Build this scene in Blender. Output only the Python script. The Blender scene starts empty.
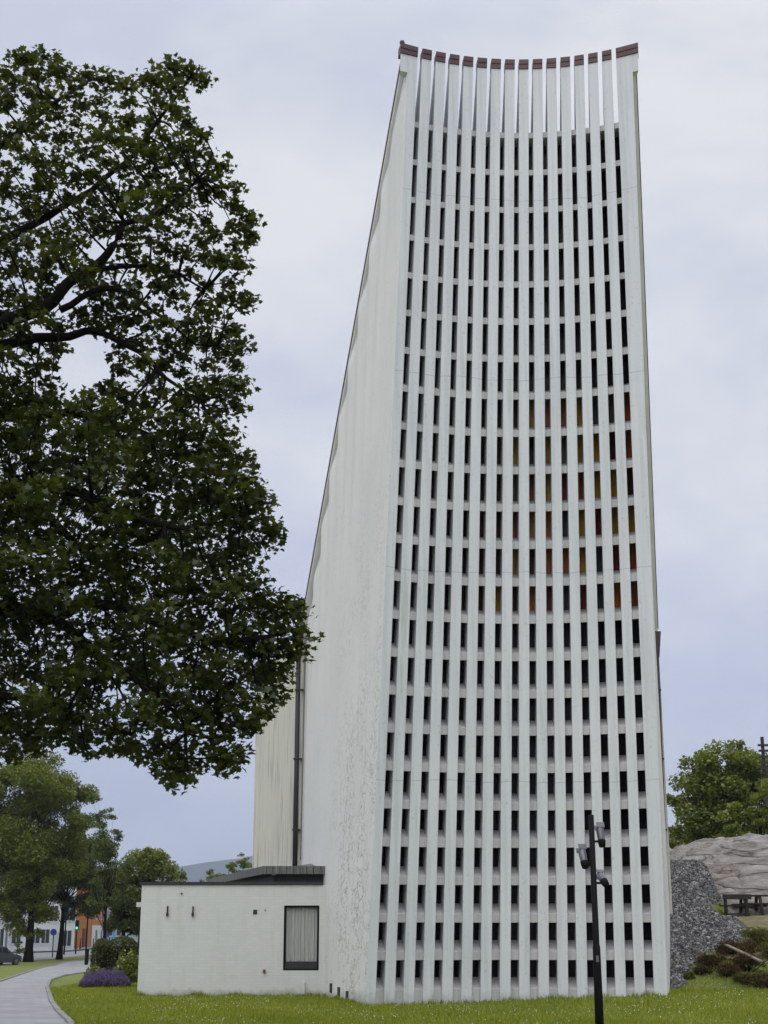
import bpy, bmesh, math, random
import numpy as np
from mathutils import Vector, Matrix, noise as mnoise

S = bpy.context.scene
COL = S.collection
R = math.radians

# ------------------------------------------------------------------ camera, sky, sun, exposure
F, TH, EYE = 1479.0, R(16.1), 1.65
ST, CT = math.sin(TH), math.cos(TH)
cd = bpy.data.cameras.new('camera')
cam = bpy.data.objects.new('camera', cd)
COL.objects.link(cam)
cam.location = (0, 0, EYE)
cam.rotation_euler = (R(90) + TH, 0, 0)
cd.sensor_fit = 'VERTICAL'
cd.sensor_height = 36.0
cd.lens = 36.0 * F / 1024.0
cd.clip_start = 0.1
cd.clip_end = 20000
S.camera = cam

SUN_DIR = Vector((-0.22, -0.80, 0.95)).normalized()
w = bpy.data.worlds.new('World')
S.world = w
w.use_nodes = True
nt = w.node_tree
nt.nodes.clear()
out = nt.nodes.new('ShaderNodeOutputWorld')
bg = nt.nodes.new('ShaderNodeBackground')
bg.inputs['Strength'].default_value = 0.1
sky = nt.nodes.new('ShaderNodeTexSky')
sky.sky_type = 'NISHITA'
sky.sun_disc = False
sky.sun_elevation = math.asin(SUN_DIR.z)
sky.sun_rotation = math.atan2(SUN_DIR.x, SUN_DIR.y)
sky.air_density = 1.2
sky.dust_density = 2.0
tc = nt.nodes.new('ShaderNodeTexCoord')
mp = nt.nodes.new('ShaderNodeMapping')
mp.inputs['Scale'].default_value = (1.0, 1.0, 2.2)
mp.inputs['Location'].default_value = (0.35, 0.1, 0.6)
nz = nt.nodes.new('ShaderNodeTexNoise')
nz.inputs['Scale'].default_value = 2.7
nz.inputs['Detail'].default_value = 9
nz.inputs['Roughness'].default_value = 0.57
nz.inputs['Distortion'].default_value = 0.3
cr = nt.nodes.new('ShaderNodeValToRGB')
cr.color_ramp.elements[0].position = 0.40
cr.color_ramp.elements[0].color = (5.4, 5.68, 7.05, 1)
cr.color_ramp.elements[1].position = 0.60
cr.color_ramp.elements[1].color = (7.2, 7.28, 7.85, 1)
sep = nt.nodes.new('ShaderNodeSeparateXYZ')
elr = nt.nodes.new('ShaderNodeValToRGB')          # overcast sky: brighter high overhead, greyer close to the horizon
e = elr.color_ramp.elements
e[0].position = 0.0; e[0].color = (0.80, 0.84, 0.89, 1)
e[1].position = 0.16; e[1].color = (0.93, 0.95, 1.0, 1)
for pos, c in ((0.30, (1.02, 1.02, 1.0, 1)), (0.56, (1.05, 1.05, 1.0, 1)), (1.0, (2.5, 2.5, 2.4, 1))):
    q = e.new(pos); q.color = c
mul = nt.nodes.new('ShaderNodeMix'); mul.data_type = 'RGBA'; mul.blend_type = 'MULTIPLY'
mul.inputs[0].default_value = 1.0
mix = nt.nodes.new('ShaderNodeMix'); mix.data_type = 'RGBA'
mix.inputs[0].default_value = 0.93
L = nt.links.new
L(tc.outputs['Generated'], mp.inputs['Vector'])
L(mp.outputs['Vector'], nz.inputs['Vector'])
L(nz.outputs['Fac'], cr.inputs['Fac'])
L(tc.outputs['Generated'], sep.inputs[0])
L(sep.outputs['Z'], elr.inputs['Fac'])
L(cr.outputs['Color'], mul.inputs[6])
L(elr.outputs['Color'], mul.inputs[7])
L(sky.outputs['Color'], mix.inputs[6])
L(mul.outputs[2], mix.inputs[7])
L(mix.outputs[2], bg.inputs['Color'])
L(bg.outputs['Background'], out.inputs['Surface'])

sd = bpy.data.lights.new('sun', 'SUN')
sd.energy = 0.95
sd.angle = R(60)
sd.color = (1.0, 0.97, 0.93)
sun = bpy.data.objects.new('sun', sd)
COL.objects.link(sun)
sun.rotation_euler = (-SUN_DIR).to_track_quat('-Z', 'Y').to_euler()

S.view_settings.view_transform = 'Standard'
S.view_settings.look = 'None'
S.view_settings.exposure = 0.17
S.view_settings.gamma = 1.0
S.view_settings.use_curve_mapping = False
S.render.engine = 'CYCLES'
S.cycles.max_bounces = 6
S.cycles.diffuse_bounces = 3
S.cycles.glossy_bounces = 2
S.cycles.transmission_bounces = 4
S.cycles.volume_bounces = 0
S.cycles.use_denoising = True

# ------------------------------------------------------------------ measuring helpers
def tanel(py):
    v = (512.0 - py) / F
    return (ST + v * CT) / (CT - v * ST)
def Zat(py, Y):
    return EYE + Y * tanel(py)
def Xat(px, Y, z):
    return (px - 384.0) / F * (Y * CT + (z - EYE) * ST)
def P(px, py, Y):
    z = Zat(py, Y)
    return Vector((Xat(px, Y, z), Y, z))
def lerp(a, b, t):
    return a + (b - a) * t
def smooth(a, b, x):
    t = min(1.0, max(0.0, (x - a) / (b - a)))
    return t * t * (3 - 2 * t)
def interp(x, pts):
    if x <= pts[0][0]: return pts[0][1]
    for (a, va), (b, vb) in zip(pts, pts[1:]):
        if x <= b: return lerp(va, vb, (x - a) / (b - a))
    return pts[-1][1]

# ------------------------------------------------------------------ materials
def newmat(name):
    m = bpy.data.materials.new(name)
    m.use_nodes = True
    return m, m.node_tree, m.node_tree.nodes['Principled BSDF']
def node(nt, kind, **kw):
    n = nt.nodes.new(kind)
    for k, v in kw.items():
        if k in n.inputs: n.inputs[k].default_value = v
        else: setattr(n, k, v)
    return n
def coords(nt, scale, loc=(0, 0, 0), rot=(0, 0, 0)):
    t = node(nt, 'ShaderNodeTexCoord')
    m = node(nt, 'ShaderNodeMapping')
    m.inputs['Scale'].default_value = scale
    m.inputs['Location'].default_value = loc
    m.inputs['Rotation'].default_value = rot
    nt.links.new(t.outputs['Object'], m.inputs['Vector'])
    return m.outputs['Vector']
def ramp(nt, fac, stops):
    r = node(nt, 'ShaderNodeValToRGB')
    e = r.color_ramp.elements
    e[0].position, e[0].color = stops[0][0], (*stops[0][1], 1)
    e[1].position, e[1].color = stops[1][0], (*stops[1][1], 1)
    for p, c in stops[2:]:
        q = e.new(p); q.color = (*c, 1)
    nt.links.new(fac, r.inputs['Fac'])
    return r.outputs['Color']
def noise(nt, vec, scale, detail=4, rough=0.55, dist=0.0):
    n = node(nt, 'ShaderNodeTexNoise', Scale=scale, Detail=detail, Roughness=rough, Distortion=dist)
    nt.links.new(vec, n.inputs['Vector'])
    return n.outputs['Fac']
def mixc(nt, fac, a, b, mode='MIX'):
    m = node(nt, 'ShaderNodeMix', data_type='RGBA', blend_type=mode)
    for sock, v in ((m.inputs[0], fac), (m.inputs[6], a), (m.inputs[7], b)):
        if isinstance(v, (int, float)): sock.default_value = v
        elif isinstance(v, tuple): sock.default_value = (*v, 1)
        else: nt.links.new(v, sock)
    return m.outputs[2]
def math_(nt, op, a, b=None):
    m = node(nt, 'ShaderNodeMath', operation=op)
    for sock, v in ((m.inputs[0], a), (m.inputs[1], b)):
        if v is None: continue
        if isinstance(v, (int, float)): sock.default_value = v
        else: nt.links.new(v, sock)
    return m.outputs[0]
def bump(nt, bsdf, h, strength, dist=0.02):
    b = node(nt, 'ShaderNodeBump', Strength=strength, Distance=dist)
    nt.links.new(h, b.inputs['Height'])
    nt.links.new(b.outputs['Normal'], bsdf.inputs['Normal'])
def simple(name, c, rough=0.6, var=0.12, scale=6.0, metal=0.0, bmp=0.15, stretch=(1, 1, 1)):
    m, nt, b = newmat(name)
    v = coords(nt, stretch)
    f = noise(nt, v, scale, 5)
    col = ramp(nt, f, [(0.3, tuple(x * (1 - var) for x in c)), (0.7, tuple(min(1, x * (1 + var)) for x in c))])
    nt.links.new(col, b.inputs['Base Color'])
    b.inputs['Roughness'].default_value = rough
    b.inputs['Metallic'].default_value = metal
    if bmp: bump(nt, b, noise(nt, v, scale * 6, 3), bmp, 0.01)
    return m
def white_concrete(name, base, warm, streak=0.5, cracks=False, boards=0.0, algae=0.0, joints=0.0):
    m, nt, b = newmat(name)
    v0 = coords(nt, (1, 1, 1))
    big = noise(nt, v0, 0.35, 4)
    col = ramp(nt, big, [(0.3, base), (0.7, warm)])
    vs = coords(nt, (4.5, 4.5, 0.14))
    st = noise(nt, vs, 1.6, 6, 0.62)
    stc = ramp(nt, st, [(0.36, (1 - .34 * streak,) * 3), (0.56, (1, 1, 1))])
    col = mixc(nt, 0.7, col, stc, 'MULTIPLY')
    sp = noise(nt, v0, 9.0, 6, 0.7)
    spc = ramp(nt, sp, [(0.30, (0.72, 0.71, 0.68)), (0.42, (1, 1, 1))])
    col = mixc(nt, 0.8, col, spc, 'MULTIPLY')
    if boards:
        vb = coords(nt, (1, 1, 0.05))
        bd = noise(nt, vb, 7.0, 2, 0.4)
        bm_ = noise(nt, coords(nt, (0.5, 0.5, 0.35), (3, 1, 0)), 1.0, 3)
        msk = math_(nt, 'MULTIPLY', ramp(nt, bd, [(0.54, (0, 0, 0)), (0.60, (1, 1, 1))]), ramp(nt, bm_, [(0.42, (0, 0, 0)), (0.6, (1, 1, 1))]))
        col = mixc(nt, math_(nt, 'MULTIPLY', msk, boards), col, (0.24, 0.22, 0.18))
    if algae:
        va = coords(nt, (2.4, 2.4, 0.16), (7, 3, 2))
        al = noise(nt, va, 1.2, 5, 0.65)
        am = ramp(nt, al, [(0.62, (0, 0, 0)), (0.76, (1, 1, 1))])
        col = mixc(nt, math_(nt, 'MULTIPLY', am, algae), col, (0.34, 0.40, 0.27))
    if joints:
        sj = node(nt, 'ShaderNodeSeparateXYZ'); nt.links.new(v0, sj.inputs[0])
        zj = math_(nt, 'ADD', sj.outputs['Z'], math_(nt, 'MULTIPLY', noise(nt, v0, 0.9, 2), 0.25))
        fr = math_(nt, 'FRACT', math_(nt, 'MULTIPLY', zj, 1 / joints))
        jm = math_(nt, 'LESS_THAN', fr, 0.0045)
        col = mixc(nt, math_(nt, 'MULTIPLY', jm, 0.45), col, (0.30, 0.31, 0.30))
        sp2 = math_(nt, 'ADD', math_(nt, 'MULTIPLY', sj.outputs['Z'], 1.6), math_(nt, 'MULTIPLY', noise(nt, v0, 5, 5, .7), 0.9))
        col = mixc(nt, 0.8, col, ramp(nt, sp2, [(0.40, (0.55, 0.56, 0.48)), (1.1 if False else 0.98, (1, 1, 1))]), 'MULTIPLY')
    if cracks:
        vc = coords(nt, (3.0, 0.55, 1.25), (0, 0, 0))
        dn = node(nt, 'ShaderNodeTexNoise', Scale=1.6, Detail=5.0, Roughness=0.65)
        nt.links.new(vc, dn.inputs['Vector'])
        vv = node(nt, 'ShaderNodeVectorMath', operation='SCALE')
        nt.links.new(dn.outputs['Color'], vv.inputs[0]); vv.inputs['Scale'].default_value = 1.3
        va_ = node(nt, 'ShaderNodeVectorMath', operation='ADD')
        nt.links.new(vc, va_.inputs[0]); nt.links.new(vv.outputs[0], va_.inputs[1])
        vo = node(nt, 'ShaderNodeTexVoronoi', feature='DISTANCE_TO_EDGE', Scale=2.5)
        nt.links.new(va_.outputs[0], vo.inputs['Vector'])
        ln = ramp(nt, vo.outputs['Distance'], [(0.016, (1, 1, 1)), (0.05, (0, 0, 0))])
        sx = node(nt, 'ShaderNodeSeparateXYZ')
        nt.links.new(v0, sx.inputs[0])
        hz = ramp(nt, math_(nt, 'MULTIPLY', sx.outputs['Z'], 1 / 28.0), [(0.10, (1, 1, 1)), (0.62, (0, 0, 0))])
        fy = ramp(nt, math_(nt, 'MULTIPLY', sx.outputs['Y'], 1 / 12.0), [(0.30, (1, 1, 1)), (0.60, (0.1, 0.1, 0.1))])
        ms = ramp(nt, noise(nt, coords(nt, (1, 1, .5), (4, 4, 4)), 0.8, 4, 0.7), [(0.40, (0, 0, 0)), (0.58, (1, 1, 1))])
        mk = math_(nt, 'MULTIPLY', math_(nt, 'MULTIPLY', ln, ms), math_(nt, 'MULTIPLY', hz, fy))
        col = mixc(nt, math_(nt, 'MULTIPLY', mk, 0.9), col, (0.22, 0.20, 0.16))
    nt.links.new(col, b.inputs['Base Color'])
    b.inputs['Roughness'].default_value = 0.75
    bump(nt, b, noise(nt, v0, 22.0, 6, 0.7), 0.25, 0.01)
    return m

M = {}
M['facade'] = white_concrete('painted_concrete', (0.62, 0.64, 0.665), (0.685, 0.695, 0.71), 0.5, algae=0.6, joints=5.87)
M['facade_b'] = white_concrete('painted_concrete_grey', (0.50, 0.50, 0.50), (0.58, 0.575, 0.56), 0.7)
M['side'] = white_concrete('weathered_render', (0.73, 0.725, 0.705), (0.79, 0.78, 0.755), 0.18, cracks=True)
M['rear'] = white_concrete('board_marked_render', (0.66, 0.63, 0.54), (0.72, 0.69, 0.61), 0.5, boards=0.75)
M['eavepaint'] = simple('white_eave_paint', (0.78, 0.78, 0.77), 0.6, 0.05, 2)
M['soffit'] = simple('eave_boarding', (0.42, 0.41, 0.38), 0.8, 0.15, 3)
M['fascia'] = simple('brown_fascia', (0.085, 0.036, 0.036), 0.5, 0.3, 4)
M['rooftin'] = simple('brown_roof_sheet', (0.06, 0.04, 0.042), 0.45, 0.2, 2)
M['blackwood'] = simple('black_stained_boards', (0.022, 0.021, 0.023), 0.6, 0.5, 9, stretch=(6, 6, .3))
M['roofedge'] = simple('weathered_roof_edge', (0.13, 0.135, 0.13), 0.8, 0.5, 5, stretch=(4, 4, .4))
M['darkmetal'] = simple('dark_painted_metal', (0.009, 0.009, 0.010), 0.6, 0.2, 8, bmp=0)
M['greymetal'] = simple('grey_metal', (0.15, 0.155, 0.165), 0.45, 0.2, 8, metal=0.5, bmp=0)
M['curtain'] = simple('pale_curtain', (0.50, 0.50, 0.47), 0.9, 0.15, 3, stretch=(5, 5, .3))
M['trunk'] = simple('bark', (0.010, 0.008, 0.0065), 0.9, 0.45, 7, stretch=(2, 2, .5), bmp=0.6)
for q_ in ('trunk', 'darkmetal'): M[q_].node_tree.nodes['Principled BSDF'].inputs['Specular IOR Level'].default_value = 0.1
M['stone'] = simple('kerb_stone', (0.24, 0.235, 0.225), 0.85, 0.3, 5)
M['asphalt'] = simple('asphalt', (0.23, 0.23, 0.235), 0.85, 0.12, 2)
M['whitewood'] = simple('white_clapboard', (0.62, 0.64, 0.66), 0.6, 0.06, 2)
M['palegrey'] = simple('pale_grey_clapboard', (0.46, 0.49, 0.52), 0.6, 0.06, 2)
M['orange'] = simple('ochre_clapboard', (0.42, 0.135, 0.022), 0.6, 0.12, 2)
M['brown'] = simple('brown_door_paint', (0.09, 0.035, 0.018), 0.5, 0.2, 3)
M['blue'] = simple('blue_clapboard', (0.17, 0.34, 0.68), 0.6, 0.08, 2)
M['slate'] = simple('dark_roof_tiles', (0.07, 0.06, 0.06), 0.7, 0.25, 4)
M['timber'] = simple('weathered_dark_timber', (0.032, 0.027, 0.023), 0.8, 0.4, 8, stretch=(1, 6, 6))
M['plank'] = simple('bleached_plank', (0.22, 0.18, 0.13), 0.9, 0.3, 5)
M['rubber'] = simple('tyre_rubber', (0.012, 0.012, 0.013), 0.8, 0.1, 5, bmp=0)
M['signblue'] = simple('blue_sign_enamel', (0.02, 0.05, 0.28), 0.4, 0.05, 3, bmp=0)
M['carpaint'] = simple('dark_grey_car_paint', (0.045, 0.048, 0.06), 0.25, 0.08, 2, bmp=0)
M['redlamp'] = simple('red_lens', (0.35, 0.012, 0.01), 0.2, 0.05, 3, bmp=0)
M['rust'] = simple('rusty_iron', (0.16, 0.05, 0.025), 0.9, 0.4, 20)
M['socket'] = simple('dark_socket', (0.03, 0.03, 0.03), 0.9, 0.3, 8)

def glass(name, c, rough=0.08):
    m, nt, b = newmat(name)
    f = noise(nt, coords(nt, (5, 5, 0.7)), 2.2, 3)
    nt.links.new(ramp(nt, f, [(0.3, tuple(x * .5 for x in c)), (0.7, tuple(x * 1.25 for x in c))]), b.inputs['Base Color'])
    b.inputs['Roughness'].default_value = rough
    b.inputs['Specular IOR Level'].default_value = 0.12
    return m
M['glass'] = glass('dark_window_glass', (0.010, 0.011, 0.013), 0.25)
M['houseglass'] = glass('house_window_glass', (0.06, 0.07, 0.085))
STAIN = {
    'k': M['glass'],
    'r': glass('red_stained_glass', (0.22, 0.018, 0.020), 0.25),
    'd': glass('deep_red_stained_glass', (0.07, 0.014, 0.014), 0.25),
    'o': glass('orange_stained_glass', (0.58, 0.15, 0.010), 0.25),
    'b': glass('brown_stained_glass', (0.32, 0.08, 0.015), 0.25),
    'y': glass('yellow_stained_glass', (0.46, 0.26, 0.013), 0.25),
    'g': glass('grey_green_stained_glass', (0.10, 0.11, 0.09), 0.25),
    's': glass('slate_blue_stained_glass', (0.055, 0.065, 0.08), 0.25),
}
def emissive(name, c, s):
    m, nt, b = newmat(name)
    b.inputs['Base Color'].default_value = (*c, 1)
    b.inputs['Emission Color'].default_value = (*c, 1)
    b.inputs['Emission Strength'].default_value = s
    return m
M['greenlamp'] = emissive('green_signal_lens', (0.05, 0.6, 0.4), 1.0)

def leafmat(name, c1, c2, trans=0.35, gloss=0.05, patch=0.5):
    m = bpy.data.materials.new(name); m.use_nodes = True
    nt = m.node_tree; nt.nodes.clear()
    o = node(nt, 'ShaderNodeOutputMaterial')
    g = node(nt, 'ShaderNodeNewGeometry')
    f = noise(nt, coords(nt, (1, 1, 1)), patch, 3)
    f2 = math_(nt, 'ADD', math_(nt, 'MULTIPLY', g.outputs['Random Per Island'], 0.55), math_(nt, 'MULTIPLY', f, 0.45))
    col = ramp(nt, f2, [(0.15, c1), (0.8, c2)])
    d = node(nt, 'ShaderNodeBsdfDiffuse'); t = node(nt, 'ShaderNodeBsdfTranslucent')
    gl = node(nt, 'ShaderNodeBsdfGlossy', Roughness=0.38)
    gl.inputs['Color'].default_value = (0.7, 0.8, 0.75, 1)
    nt.links.new(col, d.inputs['Color'])
    nt.links.new(mixc(nt, 1.0, col, (1.5, 1.35, 0.55), 'MULTIPLY'), t.inputs['Color'])
    m1 = node(nt, 'ShaderNodeMixShader', Fac=trans); m2 = node(nt, 'ShaderNodeMixShader', Fac=gloss)
    nt.links.new(d.outputs[0], m1.inputs[1]); nt.links.new(t.outputs[0], m1.inputs[2])
    nt.links.new(m1.outputs[0], m2.inputs[1]); nt.links.new(gl.outputs[0], m2.inputs[2])
    nt.links.new(m2.outputs[0], o.inputs['Surface'])
    return m
M['maple'] = leafmat('maple_leaf', (0.012, 0.024, 0.0045), (0.085, 0.102, 0.018), 0.42, 0.035, 0.7)
M['lime'] = leafmat('lime_leaf', (0.06, 0.086, 0.013), (0.22, 0.255, 0.042), 0.35, 0.03, 0.35)
M['birch'] = leafmat('birch_leaf', (0.038, 0.060, 0.012), (0.12, 0.15, 0.03), 0.35, 0.03, 0.3)
M['willow'] = leafmat('pale_leaf', (0.08, 0.11, 0.024), (0.23, 0.27, 0.06), 0.35, 0.03, 0.3)
M['rowan'] = leafmat('fresh_leaf', (0.085, 0.12, 0.023), (0.22, 0.255, 0.055), 0.35, 0.03, 0.4)
M['hedge'] = leafmat('hedge_leaf', (0.035, 0.045, 0.014), (0.10, 0.105, 0.035), 0.25, 0.02, 1.2)
M['heather'] = leafmat('heather_sprig', (0.035, 0.030, 0.016), (0.12, 0.085, 0.045), 0.2, 0.0, 0.8)
M['juniper'] = leafmat('low_shrub_sprig', (0.05, 0.065, 0.015), (0.17, 0.17, 0.05), 0.25, 0.0, 0.9)
M['lavender'] = leafmat('lavender_flower', (0.08, 0.06, 0.15), (0.22, 0.17, 0.36), 0.2, 0.0, 2)
M['blade'] = leafmat('grass_blade', (0.11, 0.165, 0.014), (0.32, 0.35, 0.05), 0.3, 0.02, 0.35)
M['clover'] = simple('clover_flower', (0.72, 0.72, 0.62), 0.9, 0.1, 5, bmp=0)

def grass_ground():
    m, nt, b = newmat('lawn_soil_and_grass')
    v = coords(nt, (1, 1, 1))
    a = ramp(nt, noise(nt, v, 0.5, 6, 0.7), [(0.3, (0.10, 0.14, 0.016)), (0.7, (0.21, 0.235, 0.045))])
    c = ramp(nt, noise(nt, v, 14, 5, 0.8), [(0.3, (0.6, 0.6, 0.5)), (0.7, (1.15, 1.15, 1.1))])
    nt.links.new(mixc(nt, 1.0, a, c, 'MULTIPLY'), b.inputs['Base Color'])
    b.inputs['Roughness'].default_value = 0.95
    bump(nt, b, noise(nt, v, 30, 4), 0.6, 0.04)
    return m
M['lawn'] = grass_ground()
def pavers():
    m, nt, b = newmat('concrete_pavers')
    v = coords(nt, (1, 1, 1), rot=(0, 0, 0.35))
    br = node(nt, 'ShaderNodeTexBrick', Scale=1.0)
    br.inputs['Color1'].default_value = (0.285, 0.285, 0.285, 1); br.inputs['Color2'].default_value = (0.315, 0.315, 0.315, 1)
    br.inputs['Mortar'].default_value = (0.235, 0.235, 0.23, 1)
    br.inputs['Mortar Size'].default_value = 0.012; br.inputs['Brick Width'].default_value = 0.4; br.inputs['Row Height'].default_value = 0.3
    nt.links.new(v, br.inputs['Vector'])
    st = ramp(nt, noise(nt, v, 0.7, 5, 0.65), [(0.3, (0.72, 0.72, 0.72)), (0.65, (1.08, 1.08, 1.08))])
    nt.links.new(mixc(nt, 1.0, br.outputs['Color'], st, 'MULTIPLY'), b.inputs['Base Color'])
    b.inputs['Roughness'].default_value = 0.85
    return m
M['pavers'] = pavers()
def painted_brick():
    m, nt, b = newmat('white_painted_brick')
    v = coords(nt, (1, 1, 1), rot=(R(90), 0, 0))
    br = node(nt, 'ShaderNodeTexBrick', Scale=1.0)
    br.inputs['Color1'].default_value = (0.60, 0.615, 0.595, 1); br.inputs['Color2'].default_value = (0.63, 0.64, 0.62, 1)
    br.inputs['Mortar'].default_value = (0.575, 0.585, 0.565, 1)
    br.inputs['Mortar Size'].default_value = 0.006; br.inputs['Brick Width'].default_value = 0.24; br.inputs['Row Height'].default_value = 0.085
    nt.links.new(v, br.inputs['Vector'])
    v0 = coords(nt, (1, 1, 1))
    st = ramp(nt, noise(nt, coords(nt, (3, 3, .35)), 1.0, 6, 0.7), [(0.28, (0.90, 0.895, 0.87)), (0.5, (1, 1, 1))])
    col = mixc(nt, 1.0, br.outputs['Color'], st, 'MULTIPLY')
    sp = ramp(nt, noise(nt, v0, 5.0, 6, 0.75), [(0.27, (0.62, 0.60, 0.54)), (0.36, (1, 1, 1))])
    col = mixc(nt, 0.8, col, sp, 'MULTIPLY')
    sx = node(nt, 'ShaderNodeSeparateXYZ'); nt.links.new(v0, sx.inputs[0])
    dirt = math_(nt, 'ADD', math_(nt, 'MULTIPLY', sx.outputs['Z'], 2.2), math_(nt, 'MULTIPLY', noise(nt, v0, 4, 5), 0.9))
    col = mixc(nt, 0.85, col, ramp(nt, dirt, [(0.45, (0.50, 0.49, 0.40)), (0.95, (1, 1, 1))]), 'MULTIPLY')
    nt.links.new(col, b.inputs['Base Color'])
    b.inputs['Roughness'].default_value = 0.7
    bump(nt, b, br.outputs['Fac'], -0.35, 0.006)
    return m
M['brick'] = painted_brick()
def rock():
    m, nt, b = newmat('bare_gneiss')
    v = coords(nt, (0.6, 0.6, 2.2), rot=(0.12, 0.2, 0))
    a = ramp(nt, noise(nt, v, 1.2, 8, 0.68, 0.4), [(0.32, (0.09, 0.078, 0.066)), (0.43, (0.27, 0.245, 0.22)), (0.57, (0.40, 0.365, 0.335)), (0.72, (0.56, 0.54, 0.52))])
    c = ramp(nt, noise(nt, coords(nt, (1, 1, 1), (9, 2, 3)), 0.45, 4), [(0.50, (1, 1, 1)), (0.70, (0.95, 0.82, 0.72))])
    wv = node(nt, 'ShaderNodeVectorMath', operation='ADD')
    dn = node(nt, 'ShaderNodeTexNoise', Scale=1.1, Detail=4.0); vv_ = coords(nt, (0.16, 0.42, 1.3), rot=(0.1, 0.35, 0.5))
    nt.links.new(vv_, dn.inputs['Vector']); nt.links.new(vv_, wv.inputs[0]); nt.links.new(dn.outputs['Color'], wv.inputs[1])
    vo = node(nt, 'ShaderNodeTexVoronoi', feature='DISTANCE_TO_EDGE', Scale=0.9); nt.links.new(wv.outputs[0], vo.inputs['Vector'])
    fis = ramp(nt, vo.outputs['Distance'], [(0.004, (0.25, 0.23, 0.21)), (0.026, (1, 1, 1))])
    cc = mixc(nt, 0.7, mixc(nt, 1.0, a, c, 'MULTIPLY'), fis, 'MULTIPLY')
    nt.links.new(cc, b.inputs['Base Color'])
    b.inputs['Roughness'].default_value = 0.9
    bump(nt, b, math_(nt, 'ADD', noise(nt, v, 3.0, 8, 0.7), math_(nt, 'MULTIPLY', math_(nt, 'MINIMUM', vo.outputs['Distance'], 0.04), 9.0)), 1.0, 0.25)
    return m
M['rock'] = rock()
M['gravel'] = simple('grey_crushed_stone_bed', (0.11, 0.108, 0.106), 0.95, 0.5, 7, bmp=0.9)
def stones():
    m, nt, b = newmat('crushed_stone')
    g = node(nt, 'ShaderNodeNewGeometry')
    nt.links.new(ramp(nt, g.outputs['Random Per Island'], [(0.0, (0.032, 0.031, 0.031)), (0.6, (0.135, 0.131, 0.125)), (1.0, (0.40, 0.395, 0.375))]), b.inputs['Base Color'])
    b.inputs['Roughness'].default_value = 0.9
    return m
M['stones'] = stones()
M['moor'] = simple('dry_grass_ledge', (0.17, 0.15, 0.065), 0.95, 0.45, 3, bmp=0.6)
M['hill'] = simple('wooded_hillside', (0.045, 0.055, 0.05), 1.0, 0.4, 0.02, bmp=0)
M['field'] = simple('far_ground', (0.07, 0.085, 0.045), 1.0, 0.3, 0.05, bmp=0)

# ------------------------------------------------------------------ mesh helpers
class MB:
    def __init__(self):
        self.v, self.f = [], []
    def add(self, vs, fs):
        n = len(self.v)
        self.v += [tuple(p) for p in vs]
        self.f += [tuple(i + n for i in q) for q in fs]
        return self
    def box(self, x0, y0, z0, x1, y1, z1):
        return self.hexa([(x0, y0, z0), (x1, y0, z0), (x1, y1, z0), (x0, y1, z0)], [(x0, y0, z1), (x1, y0, z1), (x1, y1, z1), (x0, y1, z1)])
    def hexa(self, lo, hi):
        return self.add(list(lo) + list(hi), [(3, 2, 1, 0), (4, 5, 6, 7), (0, 1, 5, 4), (1, 2, 6, 5), (2, 3, 7, 6), (3, 0, 4, 7)])
    def loft(self, rings, cap=True):
        k = len(rings[0]); vs, fs = [], []
        for r in rings: vs += list(r)
        for i in range(len(rings) - 1):
            for j in range(k):
                a, b_ = i * k + j, i * k + (j + 1) % k
                fs.append((a, b_, b_ + k, a + k))
        if cap:
            fs.append(tuple(range(k - 1, -1, -1)))
            fs.append(tuple((len(rings) - 1) * k + j for j in range(k)))
        return self.add(vs, fs)
    def tube(self, pts, radii, sides=8):
        pts = [Vector(p) for p in pts]
        if isinstance(radii, (int, float)): radii = [radii] * len(pts)
        rings = []
        up = Vector((0.31, 0.17, 0.93)).normalized()
        for i, p in enumerate(pts):
            d = (pts[min(i + 1, len(pts) - 1)] - pts[max(i - 1, 0)]).normalized()
            a = d.cross(up)
            if a.length < 0.05: a = d.cross(Vector((1, 0, 0)))
            a.normalize(); b_ = d.cross(a).normalized()
            rings.append([p + (a * math.cos(t) + b_ * math.sin(t)) * radii[i] for t in (2 * math.pi * j / sides for j in range(sides))])
        return self.loft(rings)
    def obox(self, c, ax, ay, az):       # oriented box from centre and three half-axis vectors
        c, ax, ay, az = map(Vector, (c, ax, ay, az))
        lo = [c - ax - ay - az, c + ax - ay - az, c + ax + ay - az, c - ax + ay - az]
        return self.hexa(lo, [p + 2 * az for p in lo])
    def build(self, name, mat, parent=None, smooth_=False, bevel=0.0):
        o = Vector((0, 0, 0))
        q = parent
        while q is not None:
            o = o + q.location; q = q.parent
        me = bpy.data.meshes.new(name)
        me.from_pydata([(a - o.x, b - o.y, c - o.z) for a, b, c in self.v], [], self.f)
        me.materials.append(mat)
        bm = bmesh.new(); bm.from_mesh(me)
        bmesh.ops.recalc_face_normals(bm, faces=bm.faces)
        if bevel:
            bmesh.ops.bevel(bm, geom=[e for e in bm.edges if len(e.link_faces) == 2 and e.calc_face_angle(0) > 0.6], offset=bevel, segments=2, affect='EDGES', profile=0.5)
        bm.to_mesh(me); bm.free()
        if smooth_:
            me.polygons.foreach_set('use_smooth', [True] * len(me.polygons))
        ob = bpy.data.objects.new(name, me)
        COL.objects.link(ob)
        ob.parent = parent
        return ob
def tag(o, label=None, cat=None, group=None, kind=None):
    if label: o['label'] = label
    if cat: o['category'] = cat
    if group: o['group'] = group
    if kind: o['kind'] = kind
    return o
def thing(name, loc, label, cat, group=None):
    o = bpy.data.objects.new(name, None)
    COL.objects.link(o)
    o.location = loc
    return tag(o, label, cat, group)
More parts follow.
